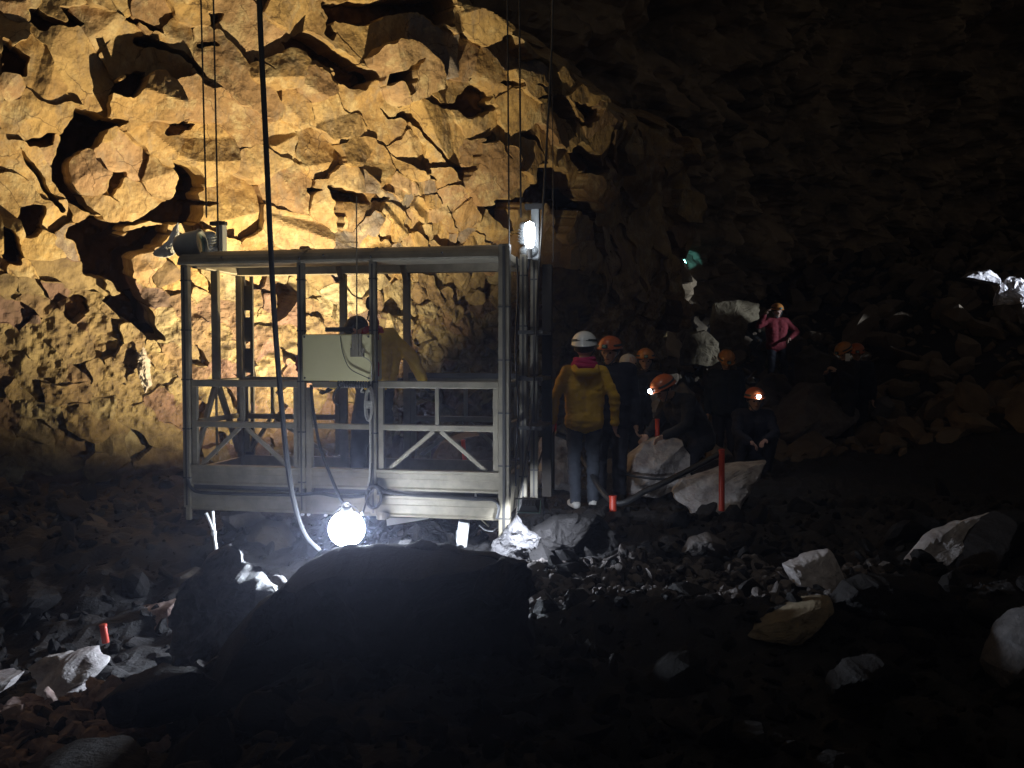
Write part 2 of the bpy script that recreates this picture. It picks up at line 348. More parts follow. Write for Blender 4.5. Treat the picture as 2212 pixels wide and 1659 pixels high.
# ------------------------------------------------------------------ the lit cave wall behind the lift
WP0 = np.array([-2.26, 11.5, 0.0]); WT = np.array([0.82, 0.572, 0]); WT /= np.linalg.norm(WT)
WN0 = np.array([WT[1], -WT[0], 0.0])
LEAN = R(9)
WW = np.array([0, 0, 1.0]) * math.cos(LEAN) + WN0 * math.sin(LEAN)
WN = WN0 * math.cos(LEAN) - np.array([0, 0, 1.0]) * math.sin(LEAN)
A = lambda L: [(x * 0.3268, y * 0.3268) for x, y in L]
B = lambda L: [(542.2 + x * 0.3676, y * 0.3676) for x, y in L]
Cc = lambda L: [(x * 0.4085, 474.4 + y * 0.4085) for x, y in L]
SHADOW_HOLLOWS = [  # outlines of wall shadows, carved as recesses so the shade is in the shape
 A([(170,60),(230,70),(300,110),(385,155),(440,150),(380,50),(470,90),(560,155),(480,190),(400,195),(330,190),(290,235),(230,220),(180,160)]),
 A([(835,120),(900,135),(1000,165),(1130,225),(1080,230),(1000,210),(900,170),(840,150)]),
 A([(860,255),(960,235),(1080,270),(1190,330),(1270,390),(1330,440),(1400,530),(1340,500),(1250,420),(1170,360),(1060,315),(900,305)]),
 A([(740,600),(810,500),(910,450),(980,460),(950,570),(860,670),(720,640)]),
 A([(490,700),(570,730),(700,770),(830,795),(835,820),(740,840),(680,900),(650,970),(560,980),(480,1040),(455,1100),(470,1200),(520,1300),(620,1400),(690,1450),(560,1420),(430,1300),(350,1200),(340,1080),(390,960),(440,830)]),
 A([(1060,890),(1110,830),(1220,800),(1310,835),(1240,870),(1160,900),(1100,910)]),
 A([(150,940),(340,890),(350,970),(170,975)]),
 A([(1120,1050),(1280,1100),(1330,1160),(1370,1250),(1320,1290),(1330,1330),(1440,1340),(1440,1365),(1340,1370),(1300,1500),(1180,1500),(1000,1480),(860,1500),(780,1570),(740,1640),(600,1640),(440,1580),(440,1520),(600,1430),(720,1470),(900,1460),(1060,1380),(1150,1280),(1180,1180)]),
 A([(710,1190),(760,1140),(850,1130),(830,1200),(740,1300),(710,1250)]),
 A([(110,1370),(310,1360),(300,1440),(240,1580),(160,1600),(130,1500)]),
 A([(1640,330),(1800,470),(1760,465),(1690,400)]),
 A([(1370,80),(1500,90),(1470,150),(1420,215),(1390,150)]),
 A([(1300,280),(1440,270),(1460,300),(1300,310)]),
 A([(100,950),(200,1060),(330,1250),(450,1400),(420,1420),(300,1290),(160,1080)]),
 Cc([(350,70),(480,0),(600,60),(610,110),(700,60),(900,30),(900,110),(790,180),(690,215),(700,300),(730,380),(800,500),(830,590),(880,640),(800,650),(720,570),(600,490),(550,440),(640,400),(580,320),(460,310),(430,230),(400,130)]),
 Cc([(320,440),(420,400),(480,420),(470,500),(380,550),(330,490)]),
 Cc([(0,20),(60,60),(100,150),(110,250),(60,260),(0,200)]),
 B([(430,0),(1170,-20),(1160,170),(1040,160),(960,90),(820,95),(690,150),(600,140),(500,130),(510,200),(490,250),(440,210),(460,110),(420,40)]),
 B([(170,255),(260,215),(330,180),(420,210),(500,280),(580,310),(640,370),(720,440),(740,480),(700,490),(660,530),(560,520),(490,480),(480,400),(350,360),(240,310)]),
 B([(740,460),(830,440),(950,345),(900,440),(890,560),(860,580),(830,520),(750,520)]),
 B([(960,590),(1000,560),(1060,610),(1150,615),(1200,540),(1270,490),(1370,545),(1340,610),(1390,640),(1320,690),(1200,715),(1160,660),(1060,640)]),
 B([(760,630),(830,680),(900,650),(940,720),(1000,800),(1060,890),(1130,960),(1210,990),(1260,900),(1320,820),(1380,800),(1370,840),(1310,860),(1260,960),(1210,1080),(1130,1010),(1040,900),(960,790),(880,700),(800,700)]),
 B([(1370,510),(1420,490),(1490,500),(1500,550),(1440,520)]),
 B([(1550,530),(1660,520),(1740,560),(1790,560),(1880,690),(1900,820),(1840,740),(1740,690),(1640,600),(1540,600),(1650,570)]),
 B([(1480,780),(1560,780),(1640,830),(1670,930),(1600,840),(1520,800)]),
 B([(1370,760),(1400,800),(1440,960),(1420,950),(1380,830)]),
 B([(1320,1200),(1370,1160),(1440,1180),(1540,1160),(1610,1060),(1620,980),(1690,930),(1740,990),(1830,980),(1870,1080),(1880,1120),(2100,1280),(2090,1330),(1900,1240),(1850,1330),(1800,1400),(1740,1260),(1680,1210),(1540,1200),(1500,1240),(1510,1400),(1440,1330),(1370,1240)]),  # cast shadow of the right hoist, carved like the others
 B([(440,1080),(520,1090),(640,1140),(670,1190),(600,1200),(510,1180),(520,1290),(510,1390),(480,1330),(460,1180)]),
 B([(670,1160),(780,1150),(770,1180),(680,1185)]),
 B([(330,1100),(420,1110),(340,1160)]),
 B([(1880,870),(1950,840),(2050,900),(2150,1000),(2060,1090),(1920,1000),(1870,940)]),
 B([(1830,600),(1950,620),(2060,640),(2020,720),(1960,770),(1900,680)]),
 B([(960,980),(1050,1070),(1000,1070)]),
 B([(1110,1170),(1180,1280),(1240,1450),(1220,1450),(1170,1300)]),
 B([(1020,1380),(1080,1455),(1040,1455)]),
 [(0, 80), (60, 130), (50, 170), (0, 165)],
 [(590, 610), (640, 610), (650, 640), (610, 690), (590, 700)],
]

def build_wall():
    rng = np.random.default_rng(11)
    step = 0.018
    us = np.arange(-7.0, 8.4, step); vs = np.arange(-0.4, 7.6, step)
    U, V = np.meshgrid(us, vs)
    P = WP0 + U[..., None] * WT + V[..., None] * WW
    PX, PY = project(P)
    # variable density seeds
    def wanted(px, py):
        big = 0.62
        crumb = np.where((py > 575 + 40*math.sin(px*0.01)) & (py < 900), 0.17, big)
        if py > 575 + 30*math.sin(px*0.012) and px < 1130: r = 0.16 if py < 900 else 0.24
        elif 760 < px < 1010 and 380 < py < 560 and (py - 380) > abs(px - 900) * 0.6 - 40: r = 0.14
        elif px < 130 and 160 < py < 260: r = 0.2
        else: r = big
        return r
    seeds, rad = [], []
    cells = {}
    def near(u, v, r):
        for (i, j) in [(int(u//0.5)+a, int(v//0.5)+b) for a in (-2,-1,0,1,2) for b in (-2,-1,0,1,2)]:
            for (x, y, q) in cells.get((i, j), ()):
                if (x-u)**2 + (y-v)**2 < (0.5*(r+q))**2: return True
        return False
    for _ in range(26000):
        u, v = rng.uniform(-7.1, 8.5), rng.uniform(-0.5, 7.7)
        p = WP0 + u*WT + v*WW
        px, py = project(p)
        r = wanted(float(px), float(py))
        if r == 0.62: r *= rng.choice([0.45, 0.75, 1.0, 1.3, 1.7], p=[0.24, 0.24, 0.22, 0.18, 0.12])
        else: r *= rng.uniform(0.75, 1.5)
        if near(u, v, r): continue
        cells.setdefault((int(u//0.5), int(v//0.5)), []).append((u, v, r))
        seeds.append((u, v)); rad.append(r)
    seeds = np.array(seeds); rad = np.array(rad)
    wu = U + 0.10*fbm(U*1.4, V*1.4, seed=3) + 0.022*fbm(U*9, V*9, seed=5)
    wv = V + 0.10*fbm(U*1.4+7, V*1.4, seed=4) + 0.022*fbm(U*9, V*9+5, seed=6)
    kd = kdtree.KDTree(len(seeds))
    for i, (a, b) in enumerate(seeds): kd.insert((a + 0.25*b, b*1.08, 0), i)
    kd.balance()
    flat = np.empty(U.size, np.int32)
    su, sv = (wu + 0.25*wv).ravel(), (wv*1.08).ravel()
    find = kd.find
    for i in range(U.size): flat[i] = find((su[i], sv[i], 0))[1]
    # some neighbouring cells belong to one rock, which makes its outline irregular
    par = np.arange(len(seeds))
    for i in range(len(seeds)):
        if rad[i] > 0.12 and rng.uniform() < 0.42:
            c_ = kd.find_n((seeds[i,0]+0.25*seeds[i,1], seeds[i,1]*1.08, 0), 3)
            j = c_[int(rng.integers(1, 3))][1]
            if 0.4 < rad[j]/rad[i] < 2.5 and par[j] == j and par[i] == i and not (par == i).sum() > 1: par[i] = j
    lab = par[flat].reshape(U.shape)
    # hollows cut along the shadow outlines
    jx = PX + 4*fbm(U*4, V*4, seed=21) + 3.0*fbm(U*17, V*17, seed=23, octs=2); jy = PY + 4*fbm(U*4, V*4, seed=22) + 3.0*fbm(U*17, V*17, seed=24, octs=2)
    hole = np.full(U.shape, -1, np.int32); hdepth = {}
    for k, poly in enumerate(SHADOW_HOLLOWS):
        a = np.array(poly)
        bb = (jx > a[:,0].min()) & (jx < a[:,0].max()) & (jy > a[:,1].min()) & (jy < a[:,1].max())
        if not bb.any(): continue
        idx = np.nonzero(bb)
        m = inside(jx[idx], jy[idx], poly)
        hole[idx[0][m], idx[1][m]] = k
        hdepth[k] = float(np.clip((a[:,1].max()-a[:,1].min()) * 0.0062 * 0.9, 0.28, 1.3))
    lab = np.where(hole >= 0, 100000 + hole, lab)
    # distance to cell borders (in grid steps, up to 7)
    edge = np.zeros(U.shape, np.float32); cur = np.ones(U.shape, bool)
    same = np.ones(U.shape, bool)
    same[:, 1:] &= lab[:, 1:] == lab[:, :-1]; same[:, :-1] &= lab[:, 1:] == lab[:, :-1]
    same[1:] &= lab[1:] == lab[:-1]; same[:-1] &= lab[1:] == lab[:-1]
    cur = same
    for k in range(8):
        edge += cur
        n = cur.copy()
        n[:, 1:] &= cur[:, :-1]; n[:, :-1] &= cur[:, 1:]; n[1:] &= cur[:-1]; n[:-1] &= cur[1:]
        cur = n
    # relief of every rock: three or four chisel planes
    n = len(seeds)
    size = rad
    off = rng.normal(0, 0.13, n) * np.clip(size / 0.5, 0.35, 1.2)
    Lc = np.clip(lab, 0, n - 1)
    du, dv = U - seeds[Lc, 0], V - seeds[Lc, 1]
    GR = rng.normal(0, 0.27, (3, n, 2)); CR = rng.uniform(0, 0.20, (3, n)) * size
    def lab_h(l, u, v, ed):
        a, b = u - seeds[l, 0], v - seeds[l, 1]
        r = np.full(np.shape(u), 9.0)
        for k in range(3): r = np.minimum(r, CR[k][l] + GR[k][l, 0]*a + GR[k][l, 1]*b)
        r = np.maximum(r, -0.3*size[l])
        return r + off[l] + 0*ed
    h = lab_h(Lc, U, V, edge)
    hh = np.zeros(U.shape)
    for k, d in hdepth.items(): hh[hole == k] = -d
    h0 = np.where(hole >= 0, hh + 0.14*fbm(U*2.5, V*2.5, seed=41), h)
    h = h0.copy()
    # strata streaks and fine relief
    h += 0.013*fbm(U*4, V*4, seed=31) + 0.006*fbm(U*16, V*10, seed=32, octs=3)
    crag = np.clip((PY - 560)/140, 0, 1) * np.clip((980-PY)/80, 0.25, 1)
    h += crag*0.05*fbm(U*9, V*9, seed=36, octs=3)
    h += 0.26*fbm(U*0.45, V*0.45, seed=33, octs=2)
    # ridge: past it the wall turns away to the right
    rx = np.interp(PY, [-800, 0, 60, 130, 200, 260, 420, 620, 900, 1300], [700, 985, 1110, 1200, 1265, 1340, 1310, 1290, 1220, 1180])
    rx = rx - 25 + 38*fbm(U*1.3, V*1.3, seed=61, octs=3)
    over = np.clip((PX - rx) * 0.0078, 0, None)
    h -= (0.75 + 0.5*np.clip((330-PY)/150, 0, 1)) * over
    # foot of the wall: lower part sets back a little
    Q = P + h[..., None]*WN
    common = (h - h0).ravel(); Uf, Vf, Ef, Pf, labf, holef = U.ravel(), V.ravel(), edge.ravel(), P.reshape(-1, 3), lab.ravel(), hole.ravel()
    tone = rng.beta(2.2, 2.0, n)[Lc] + 0.10*fbm(U*1.1, V*1.1, seed=51)
    bluish = (rng.uniform(0, 1, n) < 0.09)[Lc] & (PY < 700) & (PX < 1200)
    tone = np.where(bluish, 0.03, np.clip(tone, 0.14, 0.99))
    root = None
    # carved shadow hollows and backing: the body of the wall
    H, W = U.shape
    q00 = (lab[:-1, :-1])
    vid = np.arange(H*W).reshape(H, W)
    quads = np.stack([vid[:-1, :-1], vid[:-1, 1:], vid[1:, 1:], vid[1:, :-1]], -1)
    # skirts along every border between two labels
    Qf = Q.reshape(-1, 3); tf = tone.ravel()
    order = np.argsort(q00.ravel(), kind='stable')
    ql = q00.ravel()[order]; qq = quads.reshape(-1, 4)[order]
    starts = np.searchsorted(ql, np.unique(ql)); labs = np.unique(ql); ends = np.append(starts[1:], len(ql))
    hf = h.ravel()
    py_f = PY.ravel(); px_f = PX.ravel()
    def piece(sel, l):
        f = sel
        used, inv = np.unique(f, return_inverse=True); inv = inv.reshape(f.shape)
        e = np.concatenate([inv[:, [0,1]], inv[:, [1,2]], inv[:, [2,3]], inv[:, [3,0]]])
        key = np.minimum(e[:,0], e[:,1]).astype(np.int64)*len(used) + np.maximum(e[:,0], e[:,1])
        _, first, cnt = np.unique(key, return_index=True, return_counts=True)
        be = e[first[cnt == 1]]
        # relax the outline so that it does not show the grid
        pos = Pf[used] + (lab_h(l, Uf[used], Vf[used], np.where(labf[used] == l, Ef[used], 0)) + common[used])[:, None]*WN
        for _ in range(3):
            acc = np.zeros_like(pos); c = np.zeros(len(used))
            np.add.at(acc, be[:,0], pos[be[:,1]]); np.add.at(acc, be[:,1], pos[be[:,0]])
            np.add.at(c, be[:,0], 1); np.add.at(c, be[:,1], 1)
            b = c > 0
            pos[b] = 0.5*pos[b] + 0.5*acc[b]/c[b][:, None]
        bv = np.unique(be); mp = np.full(len(used), -1); mp[bv] = np.arange(len(bv)) + len(used)
        back = pos[bv] - WN*0.62 - 0.10*(pos[bv]-pos.mean(0))*0
        sk = np.stack([be[:,1], be[:,0], mp[be[:,0]], mp[be[:,1]]], -1)
        return np.concatenate([pos, back]), np.concatenate([inv, sk]), np.concatenate([tf[used], tf[used][bv]])
    body_v, body_f, nb = [], [], 0
    items = []
    for l, s, e in zip(labs, starts, ends):
        f = qq[s:e]
        if len(f) < 4: continue
        if l >= 100000:
            used, inv = np.unique(f, return_inverse=True); inv = inv.reshape(f.shape)
            body_v.append(Pf[used] + (np.where(labf[used] == l, h0.ravel()[used], -hdepth[l-100000]) + common[used])[:, None]*WN); body_f.append(inv + nb); nb += len(used)
        else: items.append((len(f), l, f))
    # deep backing sheet behind all rocks
    bs = 12
    Qb = (P - 0.0*WN[None, None] + (h.min()*0 - 0.0)*WN)
    hb = np.where(hole >= 0, h, np.minimum(h, 0) - 0.5)
    hb = hb[::bs, ::bs]
    # keep the sheet behind the deepest hollow near it
    mn = h.copy()
    for k in range(bs+2):
        m2 = mn.copy()
        m2[:, 1:] = np.minimum(m2[:, 1:], mn[:, :-1]); m2[:, :-1] = np.minimum(m2[:, :-1], mn[:, 1:])
        m2[1:] = np.minimum(m2[1:], mn[:-1]); m2[:-1] = np.minimum(m2[:-1], mn[1:]); mn = m2
    hb = mn[::bs, ::bs] - 0.06
    Pb = P[::bs, ::bs] + hb[..., None]*WN
    hB, wB = hb.shape
    vb = np.arange(hB*wB).reshape(hB, wB)
    body_v.append(Pb.reshape(-1, 3)); body_f.append(np.stack([vb[:-1,:-1], vb[:-1,1:], vb[1:,1:], vb[1:,:-1]], -1).reshape(-1, 4) + nb)
    root = link_mesh('cave_wall', np.concatenate(body_v), np.concatenate(body_f), M['shadow_hollow'])
    tag(root, kind='structure')
    items.sort(key=lambda t: -t[0])
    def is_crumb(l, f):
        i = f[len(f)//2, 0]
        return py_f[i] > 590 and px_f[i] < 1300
    for c, l, f in items[:290]:
        v, ff, t = piece(f, l)
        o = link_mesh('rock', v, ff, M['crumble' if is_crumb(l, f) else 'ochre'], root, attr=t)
    for nm, want in (('small_rocks', False), ('crumbled_rock', True)):
        V_, F_, T_, k = [], [], [], 0
        for c, l, f in items[290:]:
            if is_crumb(l, f) != want: continue
            v, ff, t = piece(f, l); V_.append(v); F_.append(ff + k); T_.append(t); k += len(v)
        if V_:
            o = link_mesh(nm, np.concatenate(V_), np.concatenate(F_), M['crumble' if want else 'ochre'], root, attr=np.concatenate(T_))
            o['kind'] = 'stuff'
    return root
build_wall()

# ------------------------------------------------------------------ the far cave: a wide dim shell
def build_far():
    base = [(-4, 13.8), (0, 16.4), (4, 20), (9, 26), (17, 32), (27, 34), (36, 30), (42, 20), (44, 5)]
    path = smooth_path([Vector((x, y, 0)) for x, y in base], 70)
    L = np.array([(p.x, p.y) for p in path])
    nu = len(L); nv = 260
    tang = np.gradient(L, axis=0); tang /= np.linalg.norm(tang, axis=1)[:, None]
    nrm = np.stack([tang[:,1], -tang[:,0]], 1)
    s = np.concatenate([[0], np.cumsum(np.linalg.norm(np.diff(L, axis=0), axis=1))])
    vv = np.linspace(0, 1, nv)
    Sg, Vg = np.meshgrid(s, vv)
    z = -1 + 17*np.sin(Vg*math.pi/2*0.98)
    inn = 8*(1-np.cos(Vg*math.pi/2))**1.5
    # chunky relief
    a = fbm(Sg*0.32, z*0.45+inn*0.3, seed=71, octs=3)
    b = np.abs(fbm(Sg*0.9, z*1.1+inn*0.6, seed=72, octs=4))
    rel = 0.9*a + 0.55*b + 0.2*fbm(Sg*2.6, z*2.6+inn, seed=73, octs=3)
    d = inn + rel
    X = L[None,:,0] + nrm[None,:,0]*d; Y = L[None,:,1] + nrm[None,:,1]*d; Z = z - 0.35*rel
    vid = np.arange(nu*nv).reshape(nv, nu)
    f = np.stack([vid[:-1,:-1], vid[:-1,1:], vid[1:,1:], vid[1:,:-1]], -1).reshape(-1, 4)
    o = link_mesh('far_cave_wall', np.stack([X, Y, Z], -1).reshape(-1, 3), f, M['far'])
    tag(o, kind='structure')
build_far()

# ------------------------------------------------------------------ ground
def sstep(a, b, x):
    t = np.clip((x-a)/(b-a), 0, 1); return t*t*(3-2*t)
def ground_z(x, y, fine=True):
    x = np.asarray(x, float); y = np.asarray(y, float)
    slope = sstep(0.5, 5, x) * (0.33*np.clip(y-14.6, 0, 10.6) + 0.16*np.clip(x-7, 0, 8)*sstep(13, 22, y)) - 0.5*np.clip(y-25.5, 0, 10)*sstep(0.5, 5, x)
    right = 0.10*np.clip(x-3.0, 0, 8)*sstep(9, 5, y)
    lw = (x-WP0[0])*WN0[0] + (y-WP0[1])*WN0[1]           # distance in front of the wall
    talus = 0.08*np.clip(1.6-lw, 0, 2)*sstep(-1.5, -4.0, x)
    dip = -0.48*sstep(-0.9, -1.9, x)*sstep(7.4, 5.6, y)
    fore = sstep(0.1, 0.6, x)*(0.13*np.exp(-((y-5.1)/0.22)**2)*sstep(4.5, 3.0, x) - 0.18*np.clip(5.0-y, 0, 2.5))  # ridge and drop shaped to keep lamp light off the right foreground
    bank = 0.40*np.clip(x-5.5, 0, 5)*sstep(9, 14, y)*(1-0.7*sstep(16, 24, y))
    z = bank + fore + slope + talus + dip + right + 0.10*fbm(x*0.5, y*0.5, seed=81, octs=2) - 0.04
    if fine: z = z + 0.07*np.abs(fbm(x*2.2, y*2.2, seed=82, octs=3)) + 0.030*fbm(x*8, y*8, seed=83, octs=3)
    return z
def gz(x, y): return float(ground_z(np.array([x]), np.array([y]))[0])
def build_ground():
    ys = np.concatenate([np.arange(-3, 2, 0.2), np.arange(2, 9, 0.035), np.arange(9, 16, 0.09), np.arange(16, 40, 0.3)])
    t = np.concatenate([np.arange(-14, -7, 0.3), np.arange(-7, 7, 0.04), np.arange(7, 30, 0.3)])
    X, Y = np.meshgrid(t, ys)
    Z = ground_z(X, Y)
    h, w = X.shape; vid = np.arange(h*w).reshape(h, w)
    f = np.stack([vid[:-1,:-1], vid[:-1,1:], vid[1:,1:], vid[1:,:-1]], -1).reshape(-1, 4)
    tag(link_mesh('ground', np.stack([X, Y, Z], -1).reshape(-1, 3), f, M['ground']), kind='structure')
    # loose stones lying all over: nobody could count them
    rng = np.random.default_rng(5)
    ico = bmesh.new(); bmesh.ops.create_icosphere(ico, subdivisions=2, radius=1)
    iv = np.array([v.co[:] for v in ico.verts]); ico.verts.index_update(); fi = np.array([[v.index for v in q.verts] for q in ico.faces]); ico.free()
    def scatter(name, n, sample, rlo, rhi, m, pw=2.5):
        Vs, Fs, k = [], [], 0
        for _ in range(n):
            x, y = sample()
            r = rlo + (rhi-rlo)*rng.uniform()**pw
            sc = r*rng.uniform(0.55, 1.35, 3); sc[2] *= 0.75
            v = iv.copy()
            for _k in range(5):
                g = rng.normal(0, 1, 3); g /= np.linalg.norm(g); e = np.clip(v@g - rng.uniform(0.35, 0.8), 0, None); v = v - e[:, None]*g
            v = v*(1+rng.normal(0, 0.05, (len(iv), 1)))*sc
            a = rng.uniform(0, 6.28); c, s_ = math.cos(a), math.sin(a)
            v = np.stack([v[:,0]*c-v[:,1]*s_, v[:,0]*s_+v[:,1]*c, v[:,2]], 1)
            tl = rng.normal(0, 0.4, 2); v[:,2] += v[:,0]*tl[0]+v[:,1]*tl[1]
            Vs.append(v + (x, y, gz(x, y) + r*0.15)); Fs.append(fi + k); k += len(iv)
        o = link_mesh(name, np.concatenate(Vs), np.concatenate(Fs), m)
        tag(o, kind='stuff'); return o
    def band():
        y = rng.uniform(2.4, 8.5); return rng.uniform(-0.75*y, 0.75*y), y
    tag(scatter('gravel', 5200, band, 0.012, 0.07, M['basalt']), 'black lava gravel strewn over the cave floor', 'gravel')
    def band2():
        y = rng.uniform(2.6, 9); return rng.uniform(-0.7*y, 0.7*y), y
    tag(scatter('rubble', 380, band2, 0.04, 0.16, M['basalt'], 2.0), 'fist to head sized black lava rubble on the cave floor', 'rubble')
    def lit():
        y = rng.uniform(5.15, 6.3); return rng.uniform(0.1, 2.7), y
    tag(scatter('pebbles', 1500, lit, 0.015, 0.06, M['greyrock'], 2.0), 'band of grey pebbles catching the lamp light beside the dark mound', 'pebbles')
    def left():
        y = rng.uniform(3.9, 4.9); return rng.uniform(-3.0, -1.75), y
    tag(scatter('stones', 700, left, 0.015, 0.09, M['pink'], 2.2), 'pinkish broken stones below the bright pale stone on the left', 'stones')
    def slope():
        y = rng.uniform(12, 25.5); return rng.uniform(3.0, min(0.75*y, 17)), y
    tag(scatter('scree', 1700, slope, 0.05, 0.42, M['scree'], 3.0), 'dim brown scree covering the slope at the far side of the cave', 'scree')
    def foot():
        u = rng.uniform(-5.5, 5.5); d = rng.uniform(0.1, 2.4)
        p = WP0 + WT*u + WN0*d; return p[0], p[1]
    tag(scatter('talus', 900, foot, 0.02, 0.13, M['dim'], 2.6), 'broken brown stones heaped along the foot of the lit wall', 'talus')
build_ground()

# ------------------------------------------------------------------ boulders shaped after their outlines
def boulder(label, poly, Y, depth, m, seed=1, rough=0.05, name='boulder', n=56, facets=6, cat='boulder', lean=0.0, rings=13):
    rng = np.random.default_rng(seed)
    pts = np.array([at(x, y, Y)[:] for x, y in poly])
    zb_ = pts[:, 2].min(); YP = Y + lean*(pts[:, 2]-zb_)
    pts = np.array([at(x, y, q)[:] for (x, y), q in zip(poly, YP)]); zb_ = pts[:, 2].min(); pts = pts[:, [0, 2]]
    c = pts.mean(0)
    # resample
    cl = np.vstack([pts, pts[:1]]); d = np.linalg.norm(np.diff(cl, axis=0), axis=1); s = np.concatenate([[0], np.cumsum(d)])
    t = np.linspace(0, s[-1], n, endpoint=False)
    o2 = np.stack([np.interp(t, s, cl[:,0]), np.interp(t, s, cl[:,1])], 1) - c
    ext = np.abs(o2).max()
    jit = fbm(o2[:,0]*6/ext + seed, o2[:,1]*6/ext, seed=seed, octs=3)*rough*0.6
    o2 = o2*(1+jit[:, None])
    V, F = [], []
    planes = {sd: [(rng.uniform(0.55, 1.0), rng.normal(0, 0.55/ext*depth, 2)) for _ in range(facets)] for sd in (-1, 1)}
    for sd in (-1, 1):
        base = len(V) if sd == -1 else None
        idx = []
        for k in range(rings):
            sc = math.cos(math.pi/2*k/(rings-1)) if k < rings-1 else 0.02
            q = o2*sc
            e = depth*math.sqrt(max(0, 1-sc**2.2))
            f = np.full(n, e)
            for a, g in planes[sd]: f = np.minimum(f, np.maximum(a*depth + q@g, 0.1*e))
            nz = fbm(q[:,0]*5/ext+seed*3.1, q[:,1]*5/ext+sd*9, seed=seed+5, octs=4)*rough*ext*(1 if k else 0)
            yy = sd*(f + nz)
            idx.append(list(range(len(V), len(V)+n)) if not (sd == 1 and k == 0) else first)
            if not (sd == 1 and k == 0):
                nzx = fbm(q[:,0]*9/ext+2, q[:,1]*9/ext+sd*4, seed=seed+8, octs=2)*rough*ext*0.35
                for i in range(n): V.append((q[i,0]+nzx[i], yy[i] if k else 0.0, q[i,1]+nzx[i]*0.5))
            if sd == -1 and k == 0: first = idx[0]
        for k in range(rings-1):
            for i in range(n):
                j = (i+1) % n
                fc = (idx[k][i], idx[k][j], idx[k+1][j], idx[k+1][i])
                F.append(fc if sd == 1 else fc[::-1])
        F.append(tuple(idx[-1]) if sd == 1 else tuple(idx[-1][::-1]))
    V = [(x, y + lean*(z + c[1] - zb_), z) for x, y, z in V]
    zmin = min(v[2] for v in V)
    V = [(x, y, z-zmin) for x, y, z in V]
    ob = link_mesh(name, V, F, m)
    bm = bmesh.new(); bm.from_mesh(ob.data); bmesh.ops.recalc_face_normals(bm, faces=bm.faces); bm.to_mesh(ob.data); bm.free()
    ob.location = (c[0], Y, c[1]+zmin)
    return tag(ob, label, cat)

